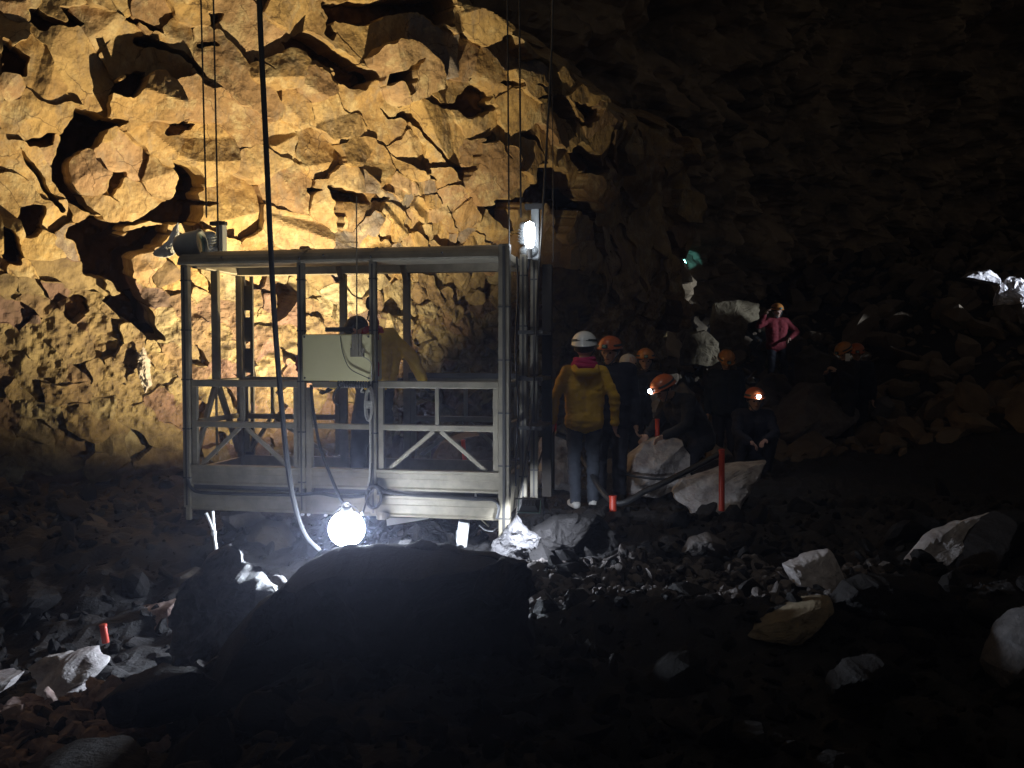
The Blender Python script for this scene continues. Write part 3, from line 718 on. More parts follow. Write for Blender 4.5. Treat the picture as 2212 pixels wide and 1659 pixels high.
BOULDERS = [
 # foreground and near lamp
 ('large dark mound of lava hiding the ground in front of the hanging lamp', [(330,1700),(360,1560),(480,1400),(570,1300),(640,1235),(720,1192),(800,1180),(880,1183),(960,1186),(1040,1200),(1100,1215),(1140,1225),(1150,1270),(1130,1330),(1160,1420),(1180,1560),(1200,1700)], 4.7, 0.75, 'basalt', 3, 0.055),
 ('tall black boulder with a brightly lit jagged right edge', [(372,1460),(375,1330),(400,1260),(440,1215),(470,1190),(505,1178),(530,1200),(560,1235),(590,1275),(592,1310),(560,1330),(540,1400),(500,1470),(430,1490)], 5.3, 0.30, 'darkgrey', 9, 0.10),
 ('bright pale stone on the left with a red stake behind it', [(95,1420),(130,1395),(180,1385),(240,1372),(262,1410),(235,1440),(205,1455),(190,1490),(165,1520),(110,1525),(85,1500),(105,1460)], 4.9, 0.22, 'pale', 14, 0.06),
 ('long brownish-grey slab leaning behind the tall black boulder', [(255,1365),(290,1315),(340,1303),(400,1285),(420,1330),(400,1400),(300,1420),(262,1400)], 6.0, 0.3, 'pink', 15, 0.05),
 ('pale stone cut by the left picture edge', [(-60,1450),(0,1448),(40,1445),(68,1440),(50,1465),(10,1490),(-60,1520)], 4.7, 0.25, 'pale', 16, 0.06),
 ('low dark red-brown block below the bright pale stone on the left', [(215,1515),(270,1470),(340,1440),(420,1440),(500,1500),(420,1555),(250,1555)], 4.3, 0.25, 'basalt', 17, 0.05),
 ('small bright chunk lying at the foot of the tall black boulder', [(412,1440),(425,1428),(440,1440),(470,1415),(478,1422),(450,1452),(425,1465)], 4.5, 0.06, 'greyrock', 18, 0.08),
 ('small round stone with a lit rim right of the tall black boulder', [(575,1262),(590,1243),(608,1245),(622,1262),(610,1290),(580,1300)], 5.5, 0.12, 'greyrock', 19, 0.05),
 ('small rough black rock perched on the crest of the dark mound', [(868,1190),(880,1178),(905,1170),(930,1172),(955,1180),(965,1195),(870,1196)], 4.75, 0.12, 'basalt', 60, 0.10),
 ('angular black rock resting on the left flank of the dark mound', [(520,1350),(560,1300),(610,1270),(640,1290),(630,1360),(560,1390)], 4.35, 0.2, 'basalt', 62, 0.09),
 ('angular black rock resting on the right end of the dark mound', [(1020,1290),(1040,1230),(1090,1205),(1140,1218),(1160,1280),(1100,1330)], 4.2, 0.2, 'basalt', 63, 0.09),
 # beneath the lift
 ('grey wedge shaped slab under the left half of the lift', [(478,1105),(560,1105),(575,1120),(560,1160),(510,1180),(495,1150)], 7.4, 0.25, 'greyrock', 20, 0.04),
 ('brown boulder behind the tip of the wedge shaped slab under the lift', [(500,1160),(560,1125),(610,1130),(640,1180),(640,1240),(500,1240)], 7.2, 0.35, 'dim', 21, 0.05),
 ('round dark boulder under the right half of the lift', [(862,1180),(875,1145),(900,1128),(940,1125),(965,1150),(970,1200),(860,1210)], 6.95, 0.2, 'basalt', 22, 0.05),
 ('smooth pale stone left of the round dark boulder under the lift', [(800,1190),(830,1165),(860,1150),(890,1140),(895,1210),(800,1215)], 7.3, 0.25, 'pale', 23, 0.05),
 ('pinkish stone right of the white board under the lift', [(1015,1180),(1035,1145),(1070,1140),(1100,1165),(1100,1220),(1010,1215)], 7.1, 0.22, 'pink', 24, 0.05),
 ('jagged white-lit rock at the foot of the right lift post', [(1060,1205),(1063,1170),(1085,1155),(1108,1120),(1118,1110),(1130,1135),(1150,1150),(1172,1160),(1165,1190),(1140,1208),(1090,1218)], 6.5, 0.14, 'darkgrey', 25, 0.12),
 ('black rough rock right of the white-lit rock at the lift post', [(1130,1200),(1150,1140),(1200,1115),(1290,1110),(1330,1150),(1340,1210),(1150,1230)], 6.75, 0.4, 'basalt', 26, 0.07),
 # right foreground
 ('grey leaning rock with a bright left tip behind the tall red stake', [(1450,1060),(1470,1035),(1520,1020),(1570,1000),(1650,995),(1640,1030),(1610,1070),(1590,1110),(1540,1130),(1497,1128),(1485,1095),(1460,1080)], 8.2, 0.30, 'pale', 27, 0.05),
 ('low grey stone in the gloom below the grey leaning rock', [(1470,1190),(1490,1160),(1530,1150),(1565,1170),(1580,1205),(1480,1210)], 6.6, 0.2, 'greyrock', 28, 0.05),
 ('bright triangular white-grey stone on the floor right of the lit pebbles', [(1686,1215),(1720,1200),(1785,1182),(1800,1205),(1835,1265),(1790,1272),(1710,1262)], 5.8, 0.22, 'pale', 29, 0.05),
 ('long tan stone pointing left below the bright triangular stone', [(1610,1375),(1630,1350),(1680,1320),(1740,1285),(1785,1278),(1790,1300),(1760,1340),(1720,1390),(1650,1380)], 4.8, 0.2, 'tan', 30, 0.06),
 ('dark squat boulder with a pale left edge right of the long tan stone', [(1780,1335),(1795,1300),(1830,1260),(1880,1245),(2010,1250),(2060,1290),(2050,1380),(1900,1400),(1800,1370)], 5.05, 0.35, 'basalt', 31, 0.06),
 ('long pale slab lying steeply tilted at the right', [(1926,1250),(1960,1200),(2000,1150),(2050,1130),(2110,1112),(2150,1105),(2130,1150),(2060,1190),(2010,1240),(1970,1262)], 6.1, 0.16, 'pale', 32, 0.05),
 ('big dark boulder under the long tilted pale slab', [(1960,1290),(2010,1240),(2090,1160),(2160,1110),(2212,1100),(2300,1120),(2330,1350),(2100,1380),(1990,1340)], 6.2, 0.5, 'basalt', 33, 0.05),
 ('rounded dark grey boulder cut by the lower right picture edge', [(2130,1430),(2170,1370),(2230,1320),(2330,1300),(2340,1520),(2200,1500),(2140,1470)], 4.4, 0.3, 'darkgrey', 34, 0.05),
 ('grey lump half hidden in the dark right foreground', [(1790,1480),(1830,1435),(1900,1420),(1960,1450),(1980,1500),(1800,1520)], 4.1, 0.2, 'basalt', 35, 0.06),
 ('dark rounded rock right of the low grey stone in the gloom', [(1590,1210),(1620,1165),(1690,1150),(1740,1175),(1760,1215)], 7.3, 0.3, 'basalt', 36, 0.05),
 ('narrow pale slab added for a streak of lamp light on the wall left of the lift', [(300,770),(310,748),(320,785),(328,832),(314,848),(304,815)], 9.7, 0.14, 'pale', 64, 0.08),  # lamp beam on the wall, put in as a pale slab
 # among the people
 ('rounded pale boulder with a hollow beside the crouching caver', [(1340,1030),(1355,985),(1390,955),(1430,940),(1470,950),(1490,985),(1490,1050),(1420,1075),(1350,1065)], 9.2, 0.45, 'pale', 37, 0.05),
 ('upright pale slab behind the caver with the amber helmet', [(1392,860),(1410,836),(1445,838),(1452,870),(1440,905),(1415,912),(1395,890)], 11.2, 0.18, 'pale', 38, 0.04),
 ('pale slab lying against the upright slab behind the crouching caver', [(1440,850),(1475,825),(1500,850),(1490,930),(1450,930)], 11.6, 0.25, 'greyrock', 39, 0.04),
 ('pale boulder seen between the dark gate post and the yellow jacket', [(1150,1050),(1160,960),(1180,930),(1225,940),(1245,1010),(1240,1060)], 9.4, 0.35, 'pale', 40, 0.05),
 ('broad grey blotched boulder on the slope below the red jacket', [(1650,940),(1690,870),(1730,825),(1790,830),(1830,850),(1850,900),(1800,945),(1700,960)], 13.4, 0.7, 'greyrock', 41, 0.05),
 ('tall yellowish block standing behind the caver in the red jacket', [(1537,735),(1535,690),(1543,655),(1590,648),(1640,655),(1640,690),(1610,700),(1600,750),(1540,755)], 19.5, 0.7, 'tan', 42, 0.05),
 ('rounded brown boulder left of the tall yellowish block', [(1470,760),(1485,720),(1520,712),(1550,740),(1560,790),(1470,790)], 18, 0.6, 'tan', 43, 0.05),
 ('brown slab right of the red jacket leaning on the slope', [(1720,830),(1715,770),(1750,750),(1800,770),(1840,830),(1780,850)], 16.0, 0.5, 'dim', 44, 0.05),
 ('wide brown block on the upper slope under the bright far rocks', [(1990,690),(2010,660),(2080,650),(2130,670),(2150,720),(2020,730)], 19.5, 0.8, 'tan', 45, 0.05),
 ('grey-white rock crest glowing on the upper right slope', [(2078,600),(2095,588),(2130,583),(2150,600),(2155,615),(2120,608)], 16.3, 0.35, 'pale', 46, 0.05),
 ('brilliantly lit white rock at the right picture edge', [(2150,660),(2160,615),(2185,598),(2215,605),(2260,640),(2290,720),(2212,700),(2190,660)], 15.6, 0.35, 'pale', 47, 0.10),
 ('rock with a pale face behind the two cavers in dark jackets', [(1880,900),(1890,865),(1915,855),(1930,880),(1900,910)], 14.0, 0.3, 'greyrock', 48, 0.04),
 ('grey boulder inside the view through the lower right lift bay', [(930,1000),(950,955),(1000,935),(1060,925),(1090,960),(1090,1040),(930,1040)], 10.6, 0.5, 'greyrock', 49, 0.05),
 ('low brown boulder at the foot of the dim left wall', [(40,1330),(90,1290),(160,1270),(230,1300),(260,1350),(120,1390)], 6.6, 0.4, 'dim', 50, 0.05),
 ('rounded brown boulder behind the tall black boulder', [(330,1310),(360,1250),(420,1225),(480,1240),(500,1300),(400,1350)], 6.6, 0.35, 'dim', 51, 0.05),
 ('dark low hump in the left foreground', [(-40,1720),(40,1660),(140,1625),(260,1630),(330,1670),(360,1720)], 3.5, 0.35, 'basalt', 53, 0.06),
]
LEAN_BACK = {14: 1.3, 16: 1.2, 29: 0.7, 30: 0.8, 32: 0.6, 27: 0.4, 15: 0.5, 25: 0.4, 37: 0.4, 41: 0.8}
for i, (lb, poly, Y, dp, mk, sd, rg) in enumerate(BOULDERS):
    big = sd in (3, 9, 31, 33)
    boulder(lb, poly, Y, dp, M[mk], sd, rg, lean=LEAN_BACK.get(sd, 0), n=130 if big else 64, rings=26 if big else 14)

# ------------------------------------------------------------------ the lift cage
LF0 = Vector((-2.81, 7.18, 0.0)); LR = math.atan2(-0.51, 2.79); LL, LD = 2.84, 0.92
lx = Vector((math.cos(LR), math.sin(LR), 0)); ly = Vector((-math.sin(LR), math.cos(LR), 0))
def lf(px, py, dep=0.0):                                # pixel -> lift coordinates on the plane 'dep' behind the front
    d = ray(px, py); o = Vector((0, 0, CAMZ)) - LF0
    t = (dep - o.dot(ly)) / d.dot(ly); p = o + d*t
    return Vector((p.dot(lx), dep, p.z))
def lw(u, d, z): return LF0 + lx*u + ly*d + Vector((0, 0, z))
lift = empty('lift_cage', LF0, LR, 'open grey metal lift cage hanging on wire ropes before the lit rock wall', 'lift')
def part(name, mb, m, parent=None, smooth=False):
    return mb.build(name, M[m] if isinstance(m, str) else m, parent or lift, smooth)
zt, zb = 2.43, 2.335
ZR1, ZR2 = 1.335, 0.985                                   # upper and middle rails
ZB0, ZB1, ZB2, ZB3 = 0.25, 0.43, 0.465, 0.64              # lower channel, upper channel
def post(u, d, z0, z1, w=0.06, dd=0.06, m='alu', groove=True):
    b = MB().box((u-w/2, d-dd/2, z0), (u+w/2, d+dd/2, z1), 0.005)
    o = part('post', b, m)
    if groove:
        g = MB().box((u-w*0.12, d-dd/2-0.004, z0+0.02), (u+w*0.12, d-dd/2+0.004, z1-0.02)); part('post_groove', g, 'alu_dark', o)
        for zz in np.arange(z0+0.25, z1-0.1, 0.42):
            part('joint_collar', MB().box((u-w/2-0.003, d-dd/2-0.003, zz), (u+w/2+0.003, d+dd/2+0.003, zz+0.012)), 'alu_dark', o)
    return o
uL, uR = 0.035, LL-0.04
uM1, uM2 = lf(656, 900).x, lf(808, 900).x
post(uL, 0, 0.27, zb, 0.065)
post(uR, -0.012, 0.02, zt+0.02, 0.09, 0.075)
post(uM1-0.010, 0.0, ZB0+0.01, zb, 0.055)
post(uM1+0.052, 0.0, ZB0+0.01, ZR1-0.03, 0.045, groove=False)
post(uM2, 0.0, ZB0+0.01, zb, 0.055)
# back posts
uB1, uB2 = lf(742, 700, LD).x, lf(879, 700, LD).x
for u in (0.035, uB1, uB2, LL-0.045): post(u, LD, ZB0+0.02, zb, 0.06, 0.06, groove=False)
post(0.035, LD*0.52, ZR1, zb, 0.065, 0.055, groove=False)
post(LL+0.045, LD*0.42, 0.3, zt-0.02, 0.06, 0.07)
post(LL+0.075, LD*0.85, 0.3, zt-0.02, 0.065, 0.06)
post(LL+0.17, LD*1.0, 0.3, zt-0.05, 0.085, 0.08, 'wood', groove=False)
# perforated ladder channel on the back left
pc = MB()
c0, c1 = lf(522, 700, LD+0.06).x, lf(547, 700, LD+0.06).x
pc.box((c0, LD+0.05, 0.5), (c0+0.035, LD+0.075, zb)); pc.box((c1-0.03, LD+0.05, 0.5), (c1, LD+0.075, zb))
for z in np.arange(0.5, zb-0.05, 0.30): pc.box((c0+0.033, LD+0.052, z), (c1-0.028, LD+0.073, z+0.235))
part('ladder_channel', pc, 'alu_dark')
# roof beam with a rounded front
def beam(name, d0, depth, u0, u1, z0, z1, m='alu', sgn=-1):
    prof = [(d0, z0), (d0+sgn*0.02, z0+0.004), (d0+sgn*0.026, z0+0.02)]
    for k in range(7):
        a = k/6*math.pi/2
        prof.append((d0 - sgn*depth*(1-math.cos(a)) + sgn*0.018, z0+0.022 + (z1-z0-0.022)*math.sin(a)))
    prof += [(d0-sgn*depth, z0)]
    b = MB(); n = len(prof)
    b.add([(u, y, z) for u in (u0, u1) for y, z in prof], [(i, (i+1) % n, n+(i+1) % n, n+i) for i in range(n)] + [tuple(range(n)), tuple(range(n, 2*n))[::-1]])
    o = part(name, b, m); bm = bmesh.new(); bm.from_mesh(o.data); bmesh.ops.recalc_face_normals(bm, faces=bm.faces); bm.to_mesh(o.data); bm.free()
    return o
rb = beam('roof_beam', -0.03, 0.30, -0.01, LL-0.085, zb, zt+0.045)
for u in (uM1, uM2):
    b = MB(); prof = [(-0.061, zb-0.005), (-0.064, zb+0.02)]
    for k in range(7):
        a = k/6*math.pi/2; prof.append((-0.053 + 0.30*(1-math.cos(a)), zb+0.025+0.122*math.sin(a)))
    w = 0.018
    for i in range(len(prof)-1):
        b.add([(u-w, *prof[i]), (u+w, *prof[i]), (u+w, *prof[i+1]), (u-w, *prof[i+1])], [(0, 1, 2, 3)])
    part('cover_strap', b, 'alu', rb)
    part('rivet', MB().ball((u, -0.06, zb+0.035), 0.011, 8, 6), 'alu_dark', rb)
beam('roof_beam', LD+0.03, 0.12, 0.0, LL-0.05, zb-0.01, zb+0.085, sgn=1)
part('roof_beam', MB().bar((0.03, 0.28, zb+0.03), (0.03, LD-0.06, zb+0.03), 0.07, 0.07, (1, 0, 0)), 'alu')
part('roof_beam', MB().bar((LL-0.06, 0.05, zb+0.03), (LL-0.06, LD-0.06, zb+0.03), 0.07, 0.07, (1, 0, 0)), 'alu')
for u in (uB1, uB2):                                   # haunches at the back posts
    part('gusset', MB().bar((u+0.002, LD-0.045, zb-0.06), (u+0.002, LD-0.13, zb+0.06), 0.05, 0.03, (1, 0, 0)), 'alu')
for u in (0.40, 1.3, 2.3): part('rivet', MB().ball((u, -0.057, zb+0.055), 0.010, 8, 6), 'alu_dark')
# front rails, stiles and braces
def bay(u0, u1, d, um, z_up=ZR1, z_mid=ZR2, z_low=ZB3, uprights=(), m='alu'):
    w = 0.042
    part('rail', MB().bar((u0, d, z_up), (u1, d, z_up), 0.045, 0.058, (0, 1, 0)), m)
    part('rail', MB().bar((u0, d+0.003, z_mid), (u1, d+0.003, z_mid), 0.042, 0.05, (0, 1, 0)), m)
    part('stile', MB().box((u0, d-0.02, z_low), (u0+w, d+0.018, z_up-0.031)), m)
    part('stile', MB().box((u1-w, d-0.02, z_low), (u1, d+0.018, z_up-0.031)), m)
    part('upright', MB().box((um-0.016, d-0.016, z_mid+0.027), (um+0.016, d+0.016, z_up-0.031)), m)
    for sgn in (-1, 1):
        e = (um-u0)*0.82 if sgn < 0 else (u1-um)*0.80
        part('brace', MB().bar((um+sgn*0.03, d+0.002*sgn, z_mid-0.028), (um+sgn*e, d+0.002*sgn, z_low+0.004), 0.03, 0.034, (0, 1, 0)), m)
bay(uL+0.045, uM1-0.045, 0.012, lf(523, 880).x)
bay(uM2+0.04, uR-0.055, 0.012, lf(944, 880).x)
part('rail', MB().bar((uM1+0.08, 0.012, ZR1-0.005), (uM2-0.03, 0.012, ZR1-0.005), 0.04, 0.05), 'alu')
part('rail', MB().bar((uM1+0.08, 0.012, ZR2), (uM2-0.03, 0.012, ZR2), 0.04, 0.045), 'alu')
bay(0.08, uB1-0.04, LD, lf(590, 900, LD).x)
bay(uB2+0.04, LL-0.09, LD, lf(1006, 900, LD).x)
part('rail', MB().bar((uB1+0.03, LD, ZR1), (uB2-0.03, LD, ZR1), 0.04, 0.05), 'alu_dark')
part('rail', MB().bar((uB2+0.03, LD-0.045, ZR1+0.05), (LL-0.08, LD-0.045, ZR1+0.05), 0.035, 0.05), 'alu_dark')
# side frames
for u in (0.035, LL-0.05):
    part('rail', MB().bar((u, 0.04, ZR1-0.004), (u, LD-0.035, ZR1-0.004), 0.05, 0.05, (1, 0, 0)), 'alu')
    part('rail', MB().bar((u, 0.04, ZR2+0.01), (u, LD-0.035, ZR2+0.01), 0.04, 0.045, (1, 0, 0)), 'alu')
part('brace', MB().bar((0.035, LD*0.52-0.02, ZR1-0.03), (0.035, 0.10, 0.66), 0.04, 0.045, (1, 0, 0)), 'alu')
part('brace', MB().bar((0.037, LD*0.52+0.02, ZR1-0.03), (0.037, LD-0.06, 0.66), 0.04, 0.055, (1, 0, 0)), 'alu')
part('upright', MB().bar((0.04, LD*0.5, 0.66), (0.04, LD*0.5, ZR1-0.03), 0.018, 0.018), 'alu')
# base: two channels with a recessed gap, end plates and floor
def channel(z0, z1, d, sgn=1, u0=0.07, u1=LL-0.09):
    b = MB(); h = z1-z0
    prof = [(d, z0), (d-0.022*sgn, z0+0.004), (d-0.026*sgn, z0+0.02), (d-0.016*sgn, z0+0.035), (d-0.016*sgn, z0+h*0.55), (d-0.022*sgn, z0+h*0.60), (d-0.022*sgn, z1-0.03), (d-0.03*sgn, z1-0.022), (d-0.03*sgn, z1-0.003), (d, z1), (d+0.02*sgn, z1), (d+0.02*sgn, z0)]
    n = len(prof)
    b.add([(u, y, z) for u in (u0, u1) for y, z in prof], [(i, (i+1) % n, n+(i+1) % n, n+i) for i in range(n)] + [tuple(range(n)), tuple(range(n, 2*n))[::-1]])
    o = part('base_channel', b, 'alu'); bm = bmesh.new(); bm.from_mesh(o.data); bmesh.ops.recalc_face_normals(bm, faces=bm.faces); bm.to_mesh(o.data); bm.free(); return o
channel(ZB0, ZB1, 0.0); channel(ZB2, ZB3, 0.004)
channel(ZB0+0.02, ZB3-0.03, LD, -1)
part('base_backing', MB().box((0.075, 0.021, ZB0+0.03), (LL-0.095, 0.034, ZB3-0.03)), 'alu_dark')
part('floor_deck', MB().box((0.07, 0.036, ZB0+0.14), (LL-0.09, LD-0.03, ZB0+0.17)), 'alu_dark')
for u in (0.03, LL-0.055): part('base_channel', MB().box((u-0.02, 0.05, ZB0+0.02), (u+0.02, LD-0.05, ZB3-0.05)), 'alu')
part('foot', MB().box((uL-0.02, -0.02, 0.16), (uL+0.02, 0.02, 0.27), 0.004), 'alu')
part('end_tube', MB().tube([(uM2+0.085, -0.05, ZB0-0.01), (uM2+0.085, -0.05, ZB0+0.02), (uM2+0.085, -0.045, ZB0+0.03)], 0.05, 14), 'alu')
for px in (655, 668, 705): 
    p = lf(px, 1106); part('bolt', MB().lathe([(0, -0.012), (0.012, -0.012), (0.012, 0.012), (0, 0.012)], (p.x, -0.012, ZB0-0.006), (0, 1, 0), 10), 'whitepaint')
for px, py in ((640, 1045), (850, 1060), (1030, 1062), (660, 1070)):
    p = lf(px, py); part('cable_clip', MB().box((p.x-0.012, -0.04, ZB1+0.002), (p.x+0.012, -0.005, ZB1+0.034), 0.003), 'alu_dark')
# cable clipped along the base
pts = []
rr = random.Random(4)
for px, py in [(405, 1035), (412, 1052), (430, 1063), (480, 1066), (560, 1068), (640, 1069), (690, 1066), (735, 1073), (790, 1070), (812, 1050), (838, 1063), (900, 1070), (960, 1073), (1020, 1078), (1065, 1080), (1078, 1095), (1074, 1120)]:
    p = lf(px, py, -0.045); pts.append((p.x, -0.045, p.z))
part('trim_cable', MB().tube(smooth_path(pts, 6), 0.014, 8), 'rubber')
part('cable_bundle', MB().tube(smooth_path([(lf(808+16*math.cos(t), 1072+24*math.sin(t), -0.06-0.002*t).x, -0.06-0.003*t, lf(808+16*math.cos(t), 1072+24*math.sin(t), -0.06).z) for t in np.arange(0, 19, 0.8)], 3), 0.012, 7), 'rubber')
# control box
a, b_ = lf(652, 722, -0.10), lf(802, 823, -0.10)
cb = part('control_box', MB().box((a.x, -0.10, b_.z), (b_.x, 0.16, a.z), 0.008), 'cream')
for x in (a.x+0.022, b_.x-0.022):
    for z in (a.z-0.022, b_.z+0.022): part('screw', MB().lathe([(0, 0.004), (0.008, 0.004), (0.009, -0.002)], (x, -0.10, z), (0, -1, 0), 10), 'alu_dark', cb)
s0, s1 = lf(765, 770, -0.10), lf(781, 722, -0.10)
part('antenna_bracket', MB().box((s0.x-0.012, -0.125, lf(0, 768, -0.1).z), (s1.x+0.006, -0.1005, lf(0, 724, -0.1).z), 0.003).box((s0.x-0.03, -0.11, lf(0, 770, -.1).z), (s1.x+0.025, -0.1004, lf(0, 752, -.1).z), 0.002), 'alu', cb)
an0, an1 = lf(771, 770, -0.13), lf(770, 425, -0.13)
part('antenna', MB().tube([an0, an0.lerp(an1, 0.08), an1], 0.008, 8, 0.005), 'alu', cb)
part('antenna', MB().tube([an0, an0.lerp(an1, 0.14)], 0.017, 10), 'alu', cb)
part('thin_wire', MB().tube(smooth_path([lf(735, 726, -.115), lf(740, 760, -.115), lf(755, 795, -.115), lf(785, 812, -.115), lf(800, 818, -.115)], 8), 0.0035, 6), 'rubber', cb)
part('thin_wire', MB().tube(smooth_path([lf(783, 770, -.115), lf(795, 777, -.115), lf(803, 790, -.115), lf(801, 830, -.115)], 8), 0.0035, 6), 'rope', cb)
# ribbed conduit under the control box
rib = MB(); q0, q1 = lf(730, 829, -0.07), lf(800, 831, -0.07)
rib.tube([q0.lerp(q1, i/80) for i in range(81)], lambda t: 0.024 + 0.006*math.sin(t*2*math.pi*13), 10)
part('ribbed_conduit', rib, 'rubber')
part('thin_cable', MB().tube(smooth_path([lf(738, 829, -.07), lf(722, 850, -.07), lf(722, 868, -.06), lf(735, 876, -.04)], 8), 0.010, 8), 'rubber')
# rod shelf on the control box and round mirror on the middle post
part('slotted_bar', MB().box((lf(697, 0, 0.2).x, 0.19, lf(0, 720, .2).z), (lf(752, 0, 0.2).x, 0.22, lf(0, 711, .2).z), 0.003), 'alu_dark')
mr = MB().ball((lf(797, 655, 0.1).x, 0.10, lf(797, 655, 0.1).z), (0.03, 0.012, 0.055), 14, 10)
mr.tube([lf(797, 672, .1), lf(794, 690, .1), lf(803, 700, .06), (uM2-0.02, 0.02, lf(0, 700, .06).z)], 0.007, 7)
part('mirror', mr, 'rubber')
# grey limit switch housing at the middle post and white small box
part('switch_box', MB().box((uM2-0.07, -0.075, lf(0, 775, -.08).z), (uM2-0.02, -0.03, lf(0, 750, -.08).z), 0.006), 'motor')
# hoists
def hoist(u, d, z, sc=1.0):
    h = MB().lathe([(0, -.10), (.05, -.10), (.062, -.09), (.062, .06), (.055, .075), (.04, .085), (0, .09)], (u, d, z+0.15*sc), (0.1, -0.25, 1), 18)
    o = part('hoist_motor', h, 'motor', smooth=True)
    for k in range(5): part('cooling_fin', MB().lathe([(.061, 0), (.070, 0.002), (.070, .008), (.061, .010)], (u-0.007+0.002*k, d+0.015-0.006*k, z+0.09*sc+0.024*k), (0.1, -0.25, 1), 18), 'motor', o)
    part('hoist_frame', MB().box((u+0.035, d+0.05, z-0.02), (u+0.10, d+0.14, z+0.34*sc), 0.006), 'motor', o)
    part('rope_guide', MB().box((u-0.02, d+0.04, z+0.30*sc), (u+0.13, d+0.10, z+0.335*sc), 0.004), 'alu_dark', o)
    part('gearbox', MB().ball((u+0.015, d+0.06, z+0.05), (.085, .08, .06), 16, 10), 'motor', o)
    return o
hL = lf(452, 540, LD*0.5); hoist(hL.x, LD*0.5, zt+0.02, 1.0)
hR = lf(1124, 548, LD*0.55); hoist(LL+0.045, LD*0.55, zt-0.02, 1.35)
part('roof_dome', MB().ball((lf(525, 545, 0.5).x, 0.5, zt+0.03), (0.05, 0.05, 0.05), 14, 8), 'rubber')
# side cables and clips on the right end
for dx, dd, r in ((0.0, 0.25, 0.008), (0.02, 0.62, 0.010)):
    pts = [(LL+0.01+dx+0.01*math.sin(i*1.3), dd, zt-0.05-i*0.21) for i in range(10)]
    part('side_cable', MB().tube(smooth_path(pts, 4), r, 7), 'rubber')
for z in (0.95, 1.36, 1.75): part('clamp', MB().box((LL+0.0, LD*0.38, z), (LL+0.21, LD*1.0+0.05, z+0.03)), 'alu_dark')
# coiled rope hanging at the middle post
coil = MB()
for k in range(6):
    t = np.linspace(0, 2*math.pi, 22)
    ox, ph = rr.uniform(-0.012, 0.012), rr.uniform(-0.02, 0.02)
    c = lf(799, 872, -0.07)
    coil.tube([(c.x+ox+0.028*math.cos(a_), -0.07-0.008*k+0.01*math.sin(a_), c.z+ph+0.125*math.sin(a_)) for a_ in t], 0.007, 6)
c = lf(799, 872, -0.07)
for k in range(5): coil.tube([(c.x+0.032*math.cos(a_), -0.085+0.03*math.sin(a_), c.z-0.03+0.012*k) for a_ in np.linspace(0, 2*math.pi, 14)], 0.0065, 6)
coil.tube(smooth_path([(c.x-0.01, -.07, c.z+.12), (c.x-.04, -.07, c.z+.15), (c.x-.075, -.07, c.z+.10), (c.x-.05, -.07, c.z+.09)], 6), 0.007, 6)
tag(coil.build('rope_coil', M['rope']), 'pale rope tied in a hanging coil on the middle post of the lift', 'rope'); bpy.data.objects['rope_coil'].matrix_world = Matrix.Translation(LF0) @ Matrix.Rotation(LR, 4, 'Z')
tail = MB().tube(smooth_path([lf(799, 910, -.07), lf(800, 960, -.075), lf(799, 1020, -.08), lf(795, 1050, -.07)], 6), 0.008, 6)
tail.build('rope_tail', M['rope'], bpy.data.objects['rope_coil'])

# grey trumpet housing and white sheeting on the top left corner
ho = empty('horn_lamp', lw(*lf(408, 530, 0.1)[:]), LR, 'grey bucket shaped lamp housing on the top left corner of the lift', 'lamp')
ax = Vector((-0.95, -0.15, -0.12)).normalized()
hb = MB().lathe([(0, 0.12), (.055, .118), (.085, .10), (.105, .05), (.115, -.02), (.120, -.10), (.128, -.105), (.128, -.12), (.112, -.12), (.10, -.02), (.0, .02)], (0, 0, 0), ax, 24)
hb.build('housing', M['motor'], ho, True)
MB().lathe([(0, -.085), (.105, -.085), (.106, -.095), (0, -.10)], (0, 0, 0), ax, 24).build('lens', M['glass'], ho)
MB().bar((0.06, 0, -0.05), (0.05, 0, -0.2), 0.02, 0.035).bar((-0.02, 0, -0.105), (0.06, 0, -0.13), 0.02, 0.03).build('bracket', M['alu_dark'], ho)
def sheet():
    poly = [(386, 480), (378, 488), (372, 505), (366, 520), (350, 532), (332, 545), (330, 552), (345, 556), (365, 556), (378, 548), (384, 530), (388, 505)]
    o = boulder('crumpled white sheeting stuck behind the grey lamp housing', poly, 7.9, 0.05, M['bag'], 61, 0.045, name='sheeting', n=40, facets=5, cat='sheeting')
    return o
sheet()

# wire ropes up into the dark, and the thick black cable
def cable(label, pts, r, m, name='wire_rope', group=None, cat='cable'):
    p0 = Vector(pts[0])
    o = MB().tube([Vector(p)-p0 for p in pts], r, 8).build(name, M[m]); o.location = p0
    return tag(o, label, cat, group)
def up(px0, py0, px1, py1, Y): return [at(px0, py0, Y), at(px1, py1, Y), at(px1 + (px1-px0)*0.6, py1-(py0-py1)*0.6, Y)]
G = 'wire ropes of the lift'
cable('left wire rope of the pair above the left hoist', up(446, 470, 434, 0, 7.55), 0.008, 'wire', group=G)
cable('right wire rope of the pair above the left hoist, running down behind the roof beam', up(472, 545, 461, 0, 7.6), 0.008, 'wire', group=G)
cable('wire rope over the right front post, leftmost of the three on the right', up(1100, 545, 1096, 0, 7.05), 0.007, 'wire', group=G)
cable('wire rope ending on the right hoist, middle one of the three on the right', up(1125, 470, 1122, 0, 7.15), 0.008, 'wire', group=G)
o = cable('slanting wire rope beside the tube lamp, shining where it passes the lamp', [at(1102, 1195, 6.8), at(1150, 900, 6.95), at(1163, 600, 7.0), at(1176, 400, 7.05), at(1192, 100, 7.1), at(1200, -300, 7.2)], 0.009, 'wire', group=G)
cable('short thin wire right of the tube lamp', [at(1195, 565, 7.3), at(1195, 480, 7.3), at(1194, 300, 7.3), at(1190, -100, 7.3)], 0.004, 'wire', group=G)
